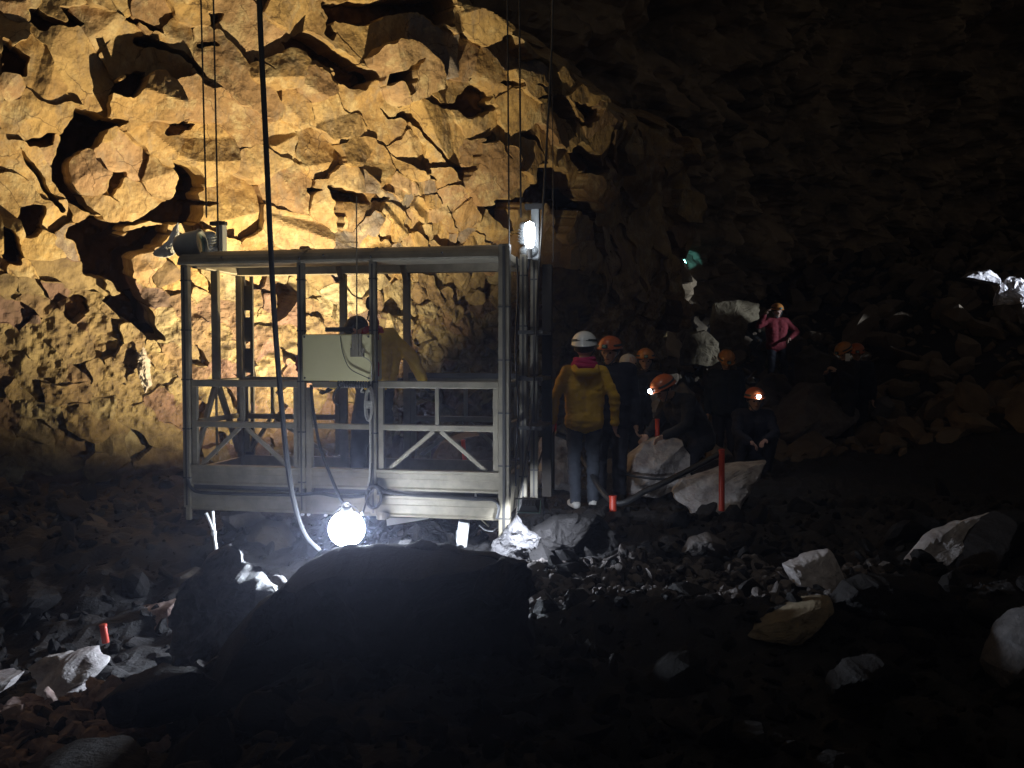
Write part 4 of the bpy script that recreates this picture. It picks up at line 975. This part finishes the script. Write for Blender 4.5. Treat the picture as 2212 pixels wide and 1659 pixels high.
cable('thick black cable hanging before the lift with a lit curved end', smooth_path([at(548, -400, 6.2), at(560, 0, 6.25), at(574, 300, 6.3), at(589, 620, 6.35), at(604, 830, 6.4), at(622, 1010, 6.42), at(640, 1105, 6.42), at(660, 1158, 6.42), at(690, 1190, 6.42)], 10), 0.021, 'rubber', 'hanging_cable')
# ------------------------------------------------------------------ lamps as objects
wl = at(749, 1142, 6.42)
wk = empty('work_lamp', wl, 0.15, 'blazing white work lamp hanging in front of the lift base', 'lamp')
fr = MB().lathe([(0, .085), (.045, .082), (.09, .068), (.122, .042), (.136, .008)], (0, 0, 0), (0, -1, 0), 64); fr.build('diffuser', M['lamp'], wk, True)
MB().lathe([(.136, .008), (.138, -.004), (.118, -.05), (.07, -.085), (0, -.095)], (0, 0, 0), (0, -1, 0), 64).build('back_shell', M['lampback'], wk, True)
MB().lathe([(.02, .175), (.035, .17), (.045, .14), (.04, .125), (0, .12)], n=20).build('lamp_cap', M['alu_dark'], wk, True)
g = MB()
g.tube([(-.10, .07, .02), (-.10, .08, .09), (-.06, .07, .155), (.06, .07, .155), (.10, .08, .09), (.10, .07, .02)], 0.007, 7)
g.build('yoke', M['alu_dark'], wk)
MB().tube(smooth_path([(-0.03, 0, .15), (-.03, 0, .19), (0, 0, .205), (.03, 0, .19), (.03, 0, .15)], 6), 0.006, 6).build('hook', M['alu_dark'], wk)
cable('black lamp lead slanting from the upper rail to the blazing work lamp', smooth_path([lw(*lf(672, 832, -.06)[:]), lw(*lf(676, 880, -.08)[:]), lw(*lf(690, 960, -.12)[:]), at(715, 1030, 6.55), at(738, 1082, 6.45), wl + Vector((0, 0, .2))], 8), 0.013, 'rubber', 'lamp_lead')
cable('thin lead from the rope coil down to the blazing work lamp', smooth_path([lw(*lf(803, 1000, -.06)[:]), lw(*lf(797, 1060, -.1)[:]), at(786, 1100, 6.45), at(780, 1112, 6.44)], 8), 0.009, 'rubber', 'lamp_lead')
tl = at(1144, 508, 6.95)
tb = empty('tube_lamp', tl, 0, 'short white glowing tube lamp at the top right corner of the lift', 'lamp')
MB().lathe([(0, -.105), (.030, -.10), (.040, -.06), (.044, 0), (.043, .06), (.036, .095), (0, .115)], n=18).build('tube', M['tube'], tb, True)
MB().lathe([(.018, -.19), (.022, -.15), (.026, -.105), (0, -.10)], n=14).build('socket', M['whitepaint'], tb, True)
MB().tube([(0.0, 0, -.19), (-.01, .05, -.26), (-.03, .15, -.3)], 0.010, 7).build('lead', M['rubber'], tb)
def floodlight(label, loc, aim, sc=1.0, glass='glass', cat='floodlight'):
    e = empty('floodlight', loc, 0, label, cat)
    d = Vector(aim)-Vector(loc); d.z = d.z
    q = d.to_track_quat('-Z', 'Y'); e.rotation_mode = 'QUATERNION'; e.rotation_quaternion = q; e.scale = (sc, sc, sc)
    h = MB(); w, hh = 0.14, 0.10
    h.add([(-w, -hh, -.02), (w, -hh, -.02), (w, hh, -.02), (-w, hh, -.02), (-w*.6, -hh*.6, .10), (w*.6, -hh*.6, .10), (w*.6, hh*.6, .10), (-w*.6, hh*.6, .10)], [(4, 5, 6, 7), (1, 0, 4, 5)[::-1], (2, 1, 5, 6)[::-1], (3, 2, 6, 7)[::-1], (0, 3, 7, 4)[::-1]])
    h.build('housing', M['alu_dark'], e)
    for k in range(5): MB().box((-w*.5+k*w*.25-.004, -hh*.55, .10), (-w*.5+k*w*.25+.004, hh*.55, .13)).build('cooling_fin', M['alu_dark'], e)
    MB().box((-w*1.0, -hh*1.0, .005), (w*1.0, hh*1.0, .008)).build('lens', M[glass], e)
    MB().bar((-w-.012, 0, .02), (-w-.012, 0, .16), .02, .008).bar((w+.012, 0, .02), (w+.012, 0, .16), .02, .008).bar((-w-.02, 0, .16), (w+.02, 0, .16), .02, .008).build('bracket', M['alu_dark'], e)
    return e
floodlight('dark floodlight on the ground behind the lift aimed up at the rock wall', WALL_LAMP - (WALL_AIM-WALL_LAMP).normalized()*0.06, WALL_AIM)
floodlight('green-glassed floodlight low beside the right end of the lift', GROUND_LAMP + Vector((0, -0.05, 0.03)), (0.2, 6.75, -0.05), 0.62)
floodlight('floodlight out on the slope lighting the white rock at the right edge', SIDE_LAMP + Vector((0.25, -0.15, 0)), (9.6, 15.9, 2.3), 1.4)
# lamp seen far off, washing a hollow of the far wall in teal
bpy.context.view_layer.update()
_d = ray(1484, 562).normalized()
_o = at(1484, 562, 13.0)
_hit, NP, NN, _i, _ob, _m = S.ray_cast(bpy.context.evaluated_depsgraph_get(), _o, _d)
NP = NP if _hit else at(1484, 562, 18)
TL = at(1468, 568, NP.y - 0.42)
tn = empty('niche_lamp', TL, 0, 'distant lamp washing a patch of the far wall in teal', 'lamp')
MB().box((-.10, -.06, -.08), (.02, .06, -.02)).build('housing', M['alu_dark'], tn)
MB().ball((.10, -.02, 0), (.06, .03, .05)).build('bulb', M['teal'], tn)
MB().ball((-.10, -.02, .0), (.045, .03, .04)).build('bulb', M['teal'], tn)
lamp('niche_lamp_light', 'SPOT', TL + Vector((.10, -.12, .02)), 26, (0.20, 0.85, 1.0), aim=TL + Vector((.24, .45, .07)), size=0.03, angle=R(44), blend=0.35)
# ------------------------------------------------------------------ small things under and round the lift
def thing(name, mb, m, label, cat, group=None):
    c = Vector((sum(v[0] for v in mb.v)/len(mb.v), sum(v[1] for v in mb.v)/len(mb.v), min(v[2] for v in mb.v)))
    mb.v = [tuple(Vector(v)-c) for v in mb.v]
    o = mb.build(name, M[m], None); o.location = c
    return tag(o, label, cat, group)
thing('forked_stick', MB().tube([at(445, 1108, 6.15), at(455, 1130, 6.15), at(462, 1152, 6.15), at(468, 1192, 6.15), at(476, 1260, 6.15)], .013, 7).tube([at(459, 1104, 6.17), at(461, 1130, 6.16), at(463, 1152, 6.15)], .012, 7).ball(at(462, 1152, 6.14), .022, 8, 6), 'whitepaint', 'white forked stick standing under the left end of the lift', 'stick')
q = [at(834, 1118, 7.2), at(925, 1121, 7.2), at(836, 1136, 7.2)]
b = MB(); b.add([*q, *[p + Vector((0.05, .35, 0)) for p in q]], [(0, 2, 1), (3, 4, 5), (0, 1, 4, 3), (1, 2, 5, 4), (2, 0, 3, 5)])
thing('white_plank', b, 'whitepaint', 'white wedge shaped plank end sticking out under the lift base', 'plank')
p0, p1 = at(990, 1180, 6.9), at(1014, 1127, 6.9)
b = MB().bar(at(996, 1182, 6.9), at(1003, 1126, 6.9), .10, .09, (0, 1, 0)); b.bar(at(984, 1176, 6.95), at(989, 1146, 6.95), .03, .025)
thing('white_canister', b, 'whitepaint', 'white upright canister glowing in lamp light under the lift', 'canister')
thing('short_pipe', MB().tube([at(1036, 1117, 6.9), at(1056, 1136, 6.95)], .012, 7), 'alu', 'short bright pipe end poking out under the right lift base', 'pipe')
cable('loop of cable sagging from the lift base beside the right post', smooth_path([at(1080, 1118, 6.7), at(1078, 1135, 6.7), at(1066, 1147, 6.7), at(1050, 1145, 6.75), at(1036, 1135, 6.8)], 8), 0.009, 'rubber', 'cable_loop')

# red stakes
def stake(px, ytop, ybot, Y, r, label, tilt=0):
    t, b_ = at(px+tilt, ytop, Y), at(px, ybot, Y)
    L = (t-b_).length
    e = empty('marker_stake', b_, 0, label, 'stake', 'red marker stakes along the path')
    ax_ = (t-b_).normalized()
    MB().lathe([(0, -.05), (r, -.05), (r, L-.03), (r*.9, L-.02), (r*1.12, L-.018), (r*1.12, L-.002), (r*.8, L), (0, L)], axis=ax_, n=14).build('stake_tube', M['redpost'], e, True)
    return e
stake(1559, 970, 1092, 7.7, .027, 'tallest red stake in front of the grey leaning rock')
stake(1324, 1070, 1128, 7.7, .034, 'short red stake just right of the yellow jacket wearer\'s feet')
stake(1420, 905, 942, 9.6, .026, 'red stake above the rounded pale boulder with the hollow')
stake(1197, 890, 928, 9.0, .026, 'red stake beside the left hand of the yellow jacket wearer', 1)
stake(1003, 950, 985, 10.0, .026, 'red stake seen through the lower right bay of the lift', -3)
stake(226, 1348, 1372, 5.4, .022, 'small red stake behind the bright pale stone on the left', -4)
stake(1095, 905, 940, 10.2, .024, 'red stake partly hidden behind the right lift posts')
# dark gate at the lift
gt = empty('gate', at(1187, 1055, 8.4), 0, 'black timber gate post with rails at the right end of the lift', 'gate')
def rel(p): return p - gt.location
MB().bar(rel(at(1187, 1055, 8.4)), rel(at(1187, 818, 8.4)), .12, .10).build('post', M['wood'], gt)
MB().bar(rel(at(1158, 826, 8.4)), rel(at(1181, 826, 8.4)), .05, .07).build('rail', M['wood'], gt)
MB().bar(rel(at(1158, 935, 8.4)), rel(at(1181, 935, 8.4)), .05, .08).build('rail', M['wood'], gt)
MB().bar(rel(at(1181, 950, 8.38)), rel(at(1160, 1010, 8.4)), .03, .02).build('brace', M['wood'], gt)
cable('dark handrail rope sagging from the short to the tallest red stake', smooth_path([at(1200, 935, 8.5), at(1240, 960, 8.5), at(1320, 1082, 7.75), at(1400, 1058, 7.72), at(1480, 1020, 7.72), at(1559, 978, 7.72)], 8), 0.028, 'rubber', 'handrail_rope', cat='rope')
cable('dark rope looped over the rounded pale boulder', smooth_path([at(1350, 1025, 8.9), at(1400, 1033, 8.75), at(1450, 1035, 8.75), at(1480, 1028, 8.8)], 8), 0.014, 'rubber', 'boulder_rope', cat='rope')

# ------------------------------------------------------------------ people
def cap_mesh(mb, p, q, r0, r1, n=14):
    p, q = Vector(p), Vector(q); d = q-p; L = max(d.length, 1e-4)
    prof = [(r0*math.sin(a), -r0*math.cos(a)) for a in (0.0, .5, 1.0, math.pi/2)] + [(r1*math.cos(a), L+r1*math.sin(a)) for a in (0, .55, 1.05, math.pi/2)]
    k = MB().lathe(prof, p, d if d.length > 1e-4 else (0, 0, 1), n)
    m = len(k.v); k.f += [tuple(range(n))[::-1], tuple(range(m-n, m))]
    mb.add(k.v, k.f)
def fuse(name, prims, voxel, mats, parent=None, wrinkle=0.0, seed=0, smooth_it=6):
    """one continuous surface through all limbs; every face takes the garment of the limb nearest to it"""
    mb = MB()
    for p, q, r0, r1, t in prims: cap_mesh(mb, p, q, r0, r1)
    o = link_mesh('tmp', mb.v, mb.f, mats[0])
    md = o.modifiers.new('r', 'REMESH'); md.mode = 'VOXEL'; md.voxel_size = voxel
    ms = o.modifiers.new('s', 'SMOOTH'); ms.iterations = smooth_it; ms.factor = 0.5
    dg = bpy.context.evaluated_depsgraph_get()
    me = bpy.data.meshes.new_from_object(o.evaluated_get(dg))
    old = o.data; bpy.data.objects.remove(o); bpy.data.meshes.remove(old)
    n = len(me.vertices); co = np.empty(n*3); me.vertices.foreach_get('co', co); co = co.reshape(-1, 3)
    def nearest(X):
        best = np.full(len(X), 9.0); who = np.zeros(len(X), int)
        for p, q, r0, r1, t in prims:
            p, q = np.array(p, float), np.array(q, float); d = q-p; L2 = max(d@d, 1e-8)
            s = np.clip((X-p)@d/L2, 0, 1); dist = np.linalg.norm(X-p-s[:, None]*d, axis=1) - (r0+(r1-r0)*s)
            b = dist < best - 1e-9; best[b] = dist[b]; who[b] = t
        return who
    if wrinkle:
        no = np.empty(n*3); me.vertices.foreach_get('normal', no); no = no.reshape(-1, 3)
        who = nearest(co)
        w = np.abs(fbm(co[:,0]*7+seed, co[:,1]*7, co[:,2]*13, seed=seed, octs=3)) - 0.35
        soft = np.array([1.0 if m_.name not in ('skin',) and not m_.name.startswith('shoe') else 0.0 for m_ in mats])
        co = co + no*(w*wrinkle*soft[who])[:, None]
        me.vertices.foreach_set('co', co.ravel())
    me.materials.clear()
    for m_ in mats: me.materials.append(m_)
    nf = len(me.polygons); fc = np.empty(nf*3); me.polygons.foreach_get('center', fc)
    me.polygons.foreach_set('material_index', nearest(fc.reshape(-1, 3)).astype(np.int32))
    me.polygons.foreach_set('use_smooth', [True]*nf)
    me.name = name; me.update()
    b = bpy.data.objects.new(name, me); COL.objects.link(b)
    if parent: b.parent = parent
    return b
STAND = dict(pelvis=(0, 0, .96), chest=(0, .0, 1.27), neck=(0, .0, 1.46), head=(0, .015, 1.60),
             shL=(-.185, 0, 1.40), shR=(.185, 0, 1.40), elL=(-.26, -.02, 1.12), elR=(.26, -.02, 1.12), wrL=(-.275, .05, .87), wrR=(.275, .05, .87),
             hipL=(-.09, 0, .93), hipR=(.09, 0, .93), knL=(-.105, .03, .50), knR=(.105, .03, .50), anL=(-.11, -.02, .09), anR=(.11, -.02, .09),
             toL=(-.135, .13, .045), toR=(.135, .13, .045))
def person(label, loc, rz, jacket, trousers, shoe, helmet=None, pose=None, scale=1.0, look=(0, 0), voxel=.012, lampon=None, gloves='skin', face=True, hair='hair', fat=1.0, hands=True, neckwear=None, hood=False, group=None, head_on=True, glove_l=None, hem=0):
    J = {k: Vector(v) for k, v in STAND.items()}
    for k, v in (pose or {}).items(): J[k] = Vector(v)
    root = empty('person', loc, rz, label, 'person', group); root.scale = (scale,)*3
    mats = [M[jacket], M[trousers], M['skin'], M[shoe]]
    f = fat
    side = (J['shR']-J['shL']).normalized(); hs = (J['hipR']-J['hipL']).normalized()
    P = []
    for s in (-1, 1):
        P.append(((J['pelvis']+hs*s*.065).lerp(J['chest']+side*s*.085, .55 if hem else 0), J['chest']+side*s*.085, .125*f, .135*f, 0))
        if hem: P.append((J['pelvis']+hs*s*.065, (J['pelvis']+hs*s*.065).lerp(J['chest']+side*s*.085, .55), .125*f, .12*f, 1))
        P.append((J['chest']+side*s*.085, J['chest'].lerp(J['neck'], .55)+side*s*.075, .13*f, .095*f, 0))
    P.append((J['shL'], J['shR'], .078*f, .078*f, 0))
    P.append((J['pelvis']+hs*-.07-Vector((0, 0, .06)), J['pelvis']+hs*.07-Vector((0, 0, .06)), .135*f, .135*f, hem))
    P.append((J['chest'], J['neck'], .10, .062, 0)); P.append((J['neck'], J['head'], .055, .055, 2))
    for s, S_ in ((-1, 'L'), (1, 'R')):
        P.append((J['sh'+S_], J['el'+S_], .068*f, .056*f, 0)); P.append((J['el'+S_], J['wr'+S_], .056*f, .045*f, 0))
        P.append((J['hip'+S_], J['kn'+S_], .098*f, .070*f, 1)); P.append((J['kn'+S_], J['an'+S_], .070*f, .058*f, 1))
        P.append((J['an'+S_]-Vector((0, .03, .035)), J['to'+S_], .045, .040, 3))
        d = (J['wr'+S_]-J['el'+S_]).normalized(); P.append((J['wr'+S_], J['wr'+S_]+d*.035, .030, .027, 2))
    # head
    yaw, pit = look
    Rm = Matrix.Rotation(yaw, 3, 'Z') @ Matrix.Rotation(pit, 3, 'X')
    h = J['head']
    def hd(x, y, z): return h + Rm @ Vector((x, y, z))
    P += [(hd(0, -.015, .03), hd(0, .015, .035), .098, .095, 2), (hd(0, .03, -.03), hd(0, .055, -.075), .070, .042, 2)]
    if face: P += [(hd(0, .10, .0), hd(0, .118, -.028), .010, .015, 2), (hd(-.085, 0, -.01), hd(-.09, -.01, .02), .014, .018, 2), (hd(.085, 0, -.01), hd(.09, -.01, .02), .014, .018, 2)]
    body = fuse('body', P, voxel, mats, root, .014, int(abs(loc[0])*100) % 97)
    if face:
        for s in (-1, 1):
            MB().ball(hd(s*.034, .094, .012), (.013, .010, .009), 10, 8).build('eye', M['eye'], body, True)
        MB().ball(hd(0, .098, -.055), (.025, .008, .007), 10, 8).build('mouth', M['lip'], body, True)
    # hair: cap of hair under the helmet
    if hair:
        b = MB(); prof = [(.1005*math.sin(a), .1005*math.cos(a)) for a in np.linspace(0, 1.95, 9)]
        k = MB().lathe(prof, (0, 0, 0), (0, -.45, 1), 18)
        b.add([hd(v[0]*1.04, v[1]*1.14-.008, v[2]*1.03+.036) for v in k.v], k.f)
        b.build('hair', M[hair], root, True)
    if helmet:
        hm = M[helmet]
        prof = [(.140, -.012), (.143, -.004), (.139, .004)] + [(.136*math.cos(a), .005+.118*math.sin(a)) for a in np.linspace(.06, math.pi/2, 10)]
        k = MB().lathe(prof, n=28)
        def hv(v):
            y = v[1]*1.13; z = v[2] + (0.012 if v[1] > .09 else 0)*1.0 - (.03*max(0, -v[1]/.14) if v[2] < .03 else 0)
            return hd(v[0]*.93, y-.004, z+.062)
        b = MB(); b.add([hv(v) for v in k.v], k.f)
        # peak
        pk = [];
        for i in range(9):
            a = math.pi*(.22+.56*i/8); pk += [hd(math.cos(a)*.128, math.sin(a)*.155, .062), hd(math.cos(a)*.135, math.sin(a)*.185, .056)]
        b.add(pk, [(2*i, 2*i+1, 2*i+3, 2*i+2) for i in range(8)])
        ho_ = b.build('helmet', hm, root, True)
        t = np.linspace(0, 2*math.pi, 29)
        sb = MB(); ring = [(math.cos(a)*.131, math.sin(a)*.149-.004) for a in t]
        v = []
        for x, y in ring: v += [hd(x, y, .076), hd(x*1.012, y*1.012, .080), hd(x*.985, y*.985, .098), hd(x*.955, y*.955, .100)]
        sb.add(v, [(4*i+k_, 4*i+k_+1, 4*i+k_+5, 4*i+k_+4) for i in range(28) for k_ in range(3)]); sb.build('lamp_strap', M['strap'], ho_)
        for s in (-1, 1):
            for j in range(3):
                MB().ball(hd(s*(.062+.012*j), -.06+.055*j, .145-.018*abs(j-1)-.006), (.012, .020, .010), 10, 6).build('vent', M['strap'], ho_, True)
            MB().tube([hd(s*.105, .02, .055), hd(s*.092, .045, -.02), hd(s*.04, .075, -.098), hd(0, .07, -.118)], .006, 6).build('chin_strap', M['strap'], ho_)
        lb = MB(); c = [hd(x, y, z) for x, y, z in ((-.03, .142, .07), (.03, .142, .07), (.03, .178, .068), (-.03, .178, .068), (-.026, .138, .108), (.026, .138, .108), (.026, .174, .104), (-.026, .174, .104))]
        lb.add(c, [(3, 2, 1, 0), (4, 5, 6, 7), (0, 1, 5, 4), (1, 2, 6, 5), (2, 3, 7, 6), (3, 0, 4, 7)])
        lb.build('headlamp', M['strap'], ho_)
        MB().ball(hd(0, .178, .087), (.022, .010, .017) if not lampon else (.030, .022, .026), 14, 8).build('lamp_lens', M['headlight'] if lampon else M['glass'], ho_, True)
    # hands with fingers
    if hands:
        for s, S_ in ((-1, 'L'), (1, 'R')):
            w, e = J['wr'+S_], J['el'+S_]; d = (w-e).normalized()
            side_ = Vector((0, 1, 0)) - d*d.y
            if side_.length < .3: side_ = Vector((0, 0, 1)) - d*d.z
            side_.normalize(); nrm = d.cross(side_)*s
            HP = [(w+d*.02, w+d*.055, .026, .028, 0)]
            o0 = w + d*.03
            for q in (-1, 0, 1): HP.append((o0+side_*q*.018, o0+d*.065+side_*q*.024, .016, .015, 0))
            for q, L in ((-1.5, .062), (-.5, .076), (.5, .082), (1.5, .072)):
                b0 = o0+d*.075+side_*q*.019; dd = (d*.9-nrm*s*0+nrm*.35).normalized(); d2 = (d*.55+nrm*.8).normalized()
                HP += [(b0, b0+dd*L*.5, .0095, .009, 0), (b0+dd*L*.5, b0+dd*L*.5+d2*L*.5, .009, .0075, 0)]
            t0 = o0+d*.018+side_*.024; t1 = t0+(d*.7+side_*.75+nrm*.25).normalized()*.042
            HP += [(t0, t1, .012, .010, 0), (t1, t1+(d*.95+side_*.15+nrm*.3).normalized()*.032, .010, .008, 0)]
            fuse('hand', HP, .0055, [M[(glove_l if s < 0 and glove_l else gloves)]], root, smooth_it=2)
    if neckwear:
        t = np.linspace(0, 2*math.pi, 17); b = MB()
        for k_, (rr_, zz, th) in enumerate(((.088, .0, .034), (.094, -.03, .036), (.082, .032, .026))):
            b.tube([J['neck'] + Vector((math.cos(a)*rr_*1.12, math.sin(a)*rr_-.005, zz+.012*math.sin(2*a+k_)-.02*math.sin(a))) for a in t], th, 10)
        b.build('scarf', M[neckwear], root, True)
    if hood:
        b = MB(); prof = [(.02, -.05), (.10, -.052), (.135, -.03), (.142, .0), (.128, .026), (.105, .03), (.085, .01)]
        k = MB().lathe(prof, n=22)
        b.add([J['neck'] + Vector((v[0]*1.0, v[1]*.8-.055-(.05 if v[1] < -.04 else 0), v[2]-.035-(.045 if v[1] < -.04 else 0)+v[1]*-.1)) for v in k.v], k.f)
        b.build('hood', M[jacket], root, True)
    return root
def foot(px, top, Y, H): p = at(px, top, Y); return (p.x, Y, p.z-H)
PI = math.pi
G2 = None
# back view, mustard jacket and white helmet
p1 = person('person in mustard jacket, white helmet and jeans standing with the back turned', foot(1263, 714, 8.1, 1.73), 0.06, 'mustard_jacket', 'jeans', 'shoe_white', 'helmet_white',
       dict(shL=(-.172, 0, 1.375), shR=(.172, 0, 1.375), elL=(-.305, -.06, 1.13), wrL=(-.315, .02, .89), elR=(.295, -.05, 1.13), wrR=(.315, .03, .87), head=(0, .02, 1.605), chest=(0, 0, 1.24), anL=(-.085, -.02, .09), toL=(-.12, .13, .045), anR=(.085, 0, .09), toR=(.12, .15, .045), knL=(-.10, .03, .5), knR=(.095, .04, .5)),
       look=(-.25, -.02), voxel=.009, gloves='skin', hood=True, neckwear='pink_fleece', fat=0.98, scale=.965)
person('person in navy jacket and orange helmet standing behind the mustard jacket wearer', foot(1318, 733, 8.95, 1.745), PI-.15, 'navy_jacket', 'dark_trousers', 'shoe_dark', 'helmet_orange', dict(shL=(-.2, 0, 1.41), shR=(.2, 0, 1.41)), look=(-.30, -.12), fat=1.22, gloves='skin', voxel=.011)
person('grey haired person without helmet half hidden behind the navy jacket', foot(1357, 768, 10.3, 1.715), PI+.3, 'black_jacket', 'dark_trousers', 'shoe_dark', None, None, look=(.2, .1), hair='hairgrey', fat=1.1)
person('person in black jacket, pale trousers and amber helmet beside the upright pale slab', foot(1394, 751, 11.6, 1.79), PI-.1, 'black_jacket', 'pale_trousers', 'shoe_dark', 'helmet_amber', dict(wrL=(-.20, .15, .95), wrR=(.18, .16, .98)), look=(0, -.1))
person('person in dark jacket bending forward with a lit headlamp on an orange helmet', foot(1484, 806, 9.6, 1.56), PI/2+.42, 'black_jacket', 'dark_trousers', 'shoe_dark', 'helmet_orange',
       dict(pelvis=(0, -.16, .86), chest=(0, .06, 1.14), neck=(0, .19, 1.30), head=(0, .30, 1.37), shL=(-.2, .12, 1.25), shR=(.2, .12, 1.25), elL=(-.28, .20, .98), elR=(.28, .20, .98), wrL=(-.18, .40, .88), wrR=(.18, .40, .86),
            hipL=(-.1, -.15, .84), hipR=(.1, -.15, .84), knL=(-.13, .12, .48), knR=(.13, .12, .48), anL=(-.13, -.06, .09), anR=(.13, -.06, .09), toL=(-.15, .1, .045), toR=(.15, .1, .045)),
       look=(0, -.50), lampon=True, fat=1.22, voxel=.010)
person('person in dark jacket and amber helmet standing behind the two cavers with lit headlamps', foot(1568, 754, 12.4, 1.79), PI, 'teal_black_jacket', 'dark_trousers', 'shoe_dark', 'helmet_amber', None, look=(0, -.55), fat=1.2)
person('person crouching low and facing the camera with a dazzling headlamp', foot(1626, 834, 10.9, 1.18), PI-.06, 'navy_jacket', 'dark_trousers', 'shoe_dark', 'helmet_orange',
       dict(pelvis=(0, -.10, .36), chest=(0, .02, .68), neck=(0, .06, .86), head=(0, .12, .99), shL=(-.19, .04, .80), shR=(.19, .04, .80), elL=(-.25, .20, .58), elR=(.24, .22, .58), wrL=(-.10, .36, .52), wrR=(.12, .36, .50),
            hipL=(-.1, -.08, .34), hipR=(.1, -.08, .34), knL=(-.19, .26, .52), knR=(.19, .26, .52), anL=(-.16, .08, .09), anR=(.16, .08, .09), toL=(-.19, .24, .045), toR=(.19, .24, .045)),
       look=(.05, -.10), lampon=True, fat=1.15, gloves='pink_sleeve')
person('person in red jacket and amber helmet sitting high on the slope', foot(1678, 654, 17.6, 1.79), PI+.05, 'red_jacket', 'dark_trousers', 'shoe_white', 'helmet_amber',
       dict(elL=(-.42, .06, 1.17), wrL=(-.22, .20, 1.05), elR=(.40, .04, 1.30), wrR=(.32, .18, 1.52), anL=(-.14, .03, .09), toL=(-.15, .2, .05), knL=(-.14, .10, .5)), look=(.1, -.15), fat=1.12)
person('dark clothed person in amber helmet looking at a white card, right of the crouching caver', foot(1826, 737, 13.6, 1.79), PI/2+.5, 'black_jacket', 'dark_trousers', 'shoe_dark', 'helmet_amber',
       dict(wrL=(-.12, .30, 1.30), elL=(-.25, .08, 1.14), wrR=(.10, .30, 1.26), elR=(.25, .06, 1.12)), look=(0, -.5), fat=1.2)
person('dark clothed person in orange helmet right behind the one holding a white card', foot(1851, 740, 14.1, 1.79), PI-.6, 'navy_jacket', 'dark_trousers', 'shoe_dark', 'helmet_orange', dict(elR=(.33, -.02, 1.15), wrR=(.40, .1, .95)), look=(.3, -.3), fat=1.25)
cp = at(1831, 760+12, 13.3)
thing('card', MB().box((cp.x-.035, cp.y-.004, cp.z-.06), (cp.x+.035, cp.y+.004, cp.z+.06)), 'whitepaint', 'small white card held up by the person in amber helmet', 'card')
# the one leaning over inside the lift, head down behind the control box
def liftp(px, py, dep): p = lf(px, py, dep); return lw(p.x, dep, p.z)
base = liftp(800, 1046, .46); br = LR
Rinv = Matrix.Rotation(-br, 3, 'Z')
def loc_(px, py, dep): return tuple(Rinv @ (liftp(px, py, dep)-base))
fl = loc_(800, 1046, .46)[2]
ps = dict(pelvis=loc_(805, 885, .62), chest=loc_(822, 770, .50), neck=loc_(800, 722, .40), head=loc_(775, 716, .34),
          shL=loc_(800, 740, .26), shR=loc_(842, 728, .62), elR=loc_(888, 770, .66), wrR=loc_(912, 818, .70), elL=loc_(745, 800, .30), wrL=loc_(720, 830, .36),
          hipL=loc_(790, 890, .50), hipR=loc_(822, 890, .72), knL=loc_(775, 962, .48), knR=loc_(805, 962, .74), anL=loc_(772, 1032, .50), anR=loc_(800, 1032, .72), toL=loc_(752, 1040, .44), toR=loc_(782, 1040, .66))
person('person in mustard jacket bending down inside the lift with one arm on the rail', base, br, 'mustard_jacket', 'dark_trousers', 'shoe_dark', None, ps, look=(PI/2, -.9), voxel=.010, gloves='black_glove', hair='hair', fat=1.1, neckwear='patterned_red', hem=1)
# red-and-white patterned straps tied to the lift posts
for px, y0, y1 in ((646, 742, 826), (812, 690, 812)):
    b = MB(); ts = np.linspace(0, 1, 16)
    b.tube([lf(px+3*math.sin(t*9), y0+(y1-y0)*t, .07) for t in ts], lambda t: .020+.006*math.sin(t*40), 8)
    part('padded_wrap', b, 'patterned_red')

# ------------------------------------------------------------------ blue haze added for the lens glow round the lamp
def haze():
    b = MB().box((-16, -4.5, -2.2), (42, 44, 20)); o = link_mesh('haze', b.v, b.f, None) if False else None
    m = bpy.data.materials.new('glare_haze'); m.use_nodes = True; nt = m.node_tree; nt.nodes.clear()
    out = nt.nodes.new('ShaderNodeOutputMaterial'); v = nt.nodes.new('ShaderNodeVolumePrincipled')
    v.inputs['Color'].default_value = (0.68, 0.73, 1.0, 1); v.inputs['Density'].default_value = 0.0022; v.inputs['Anisotropy'].default_value = 0.8
    nt.links.new(v.outputs[0], out.inputs['Volume'])
    o = link_mesh('haze', b.v, b.f, m); tag(o, kind='stuff')
haze()
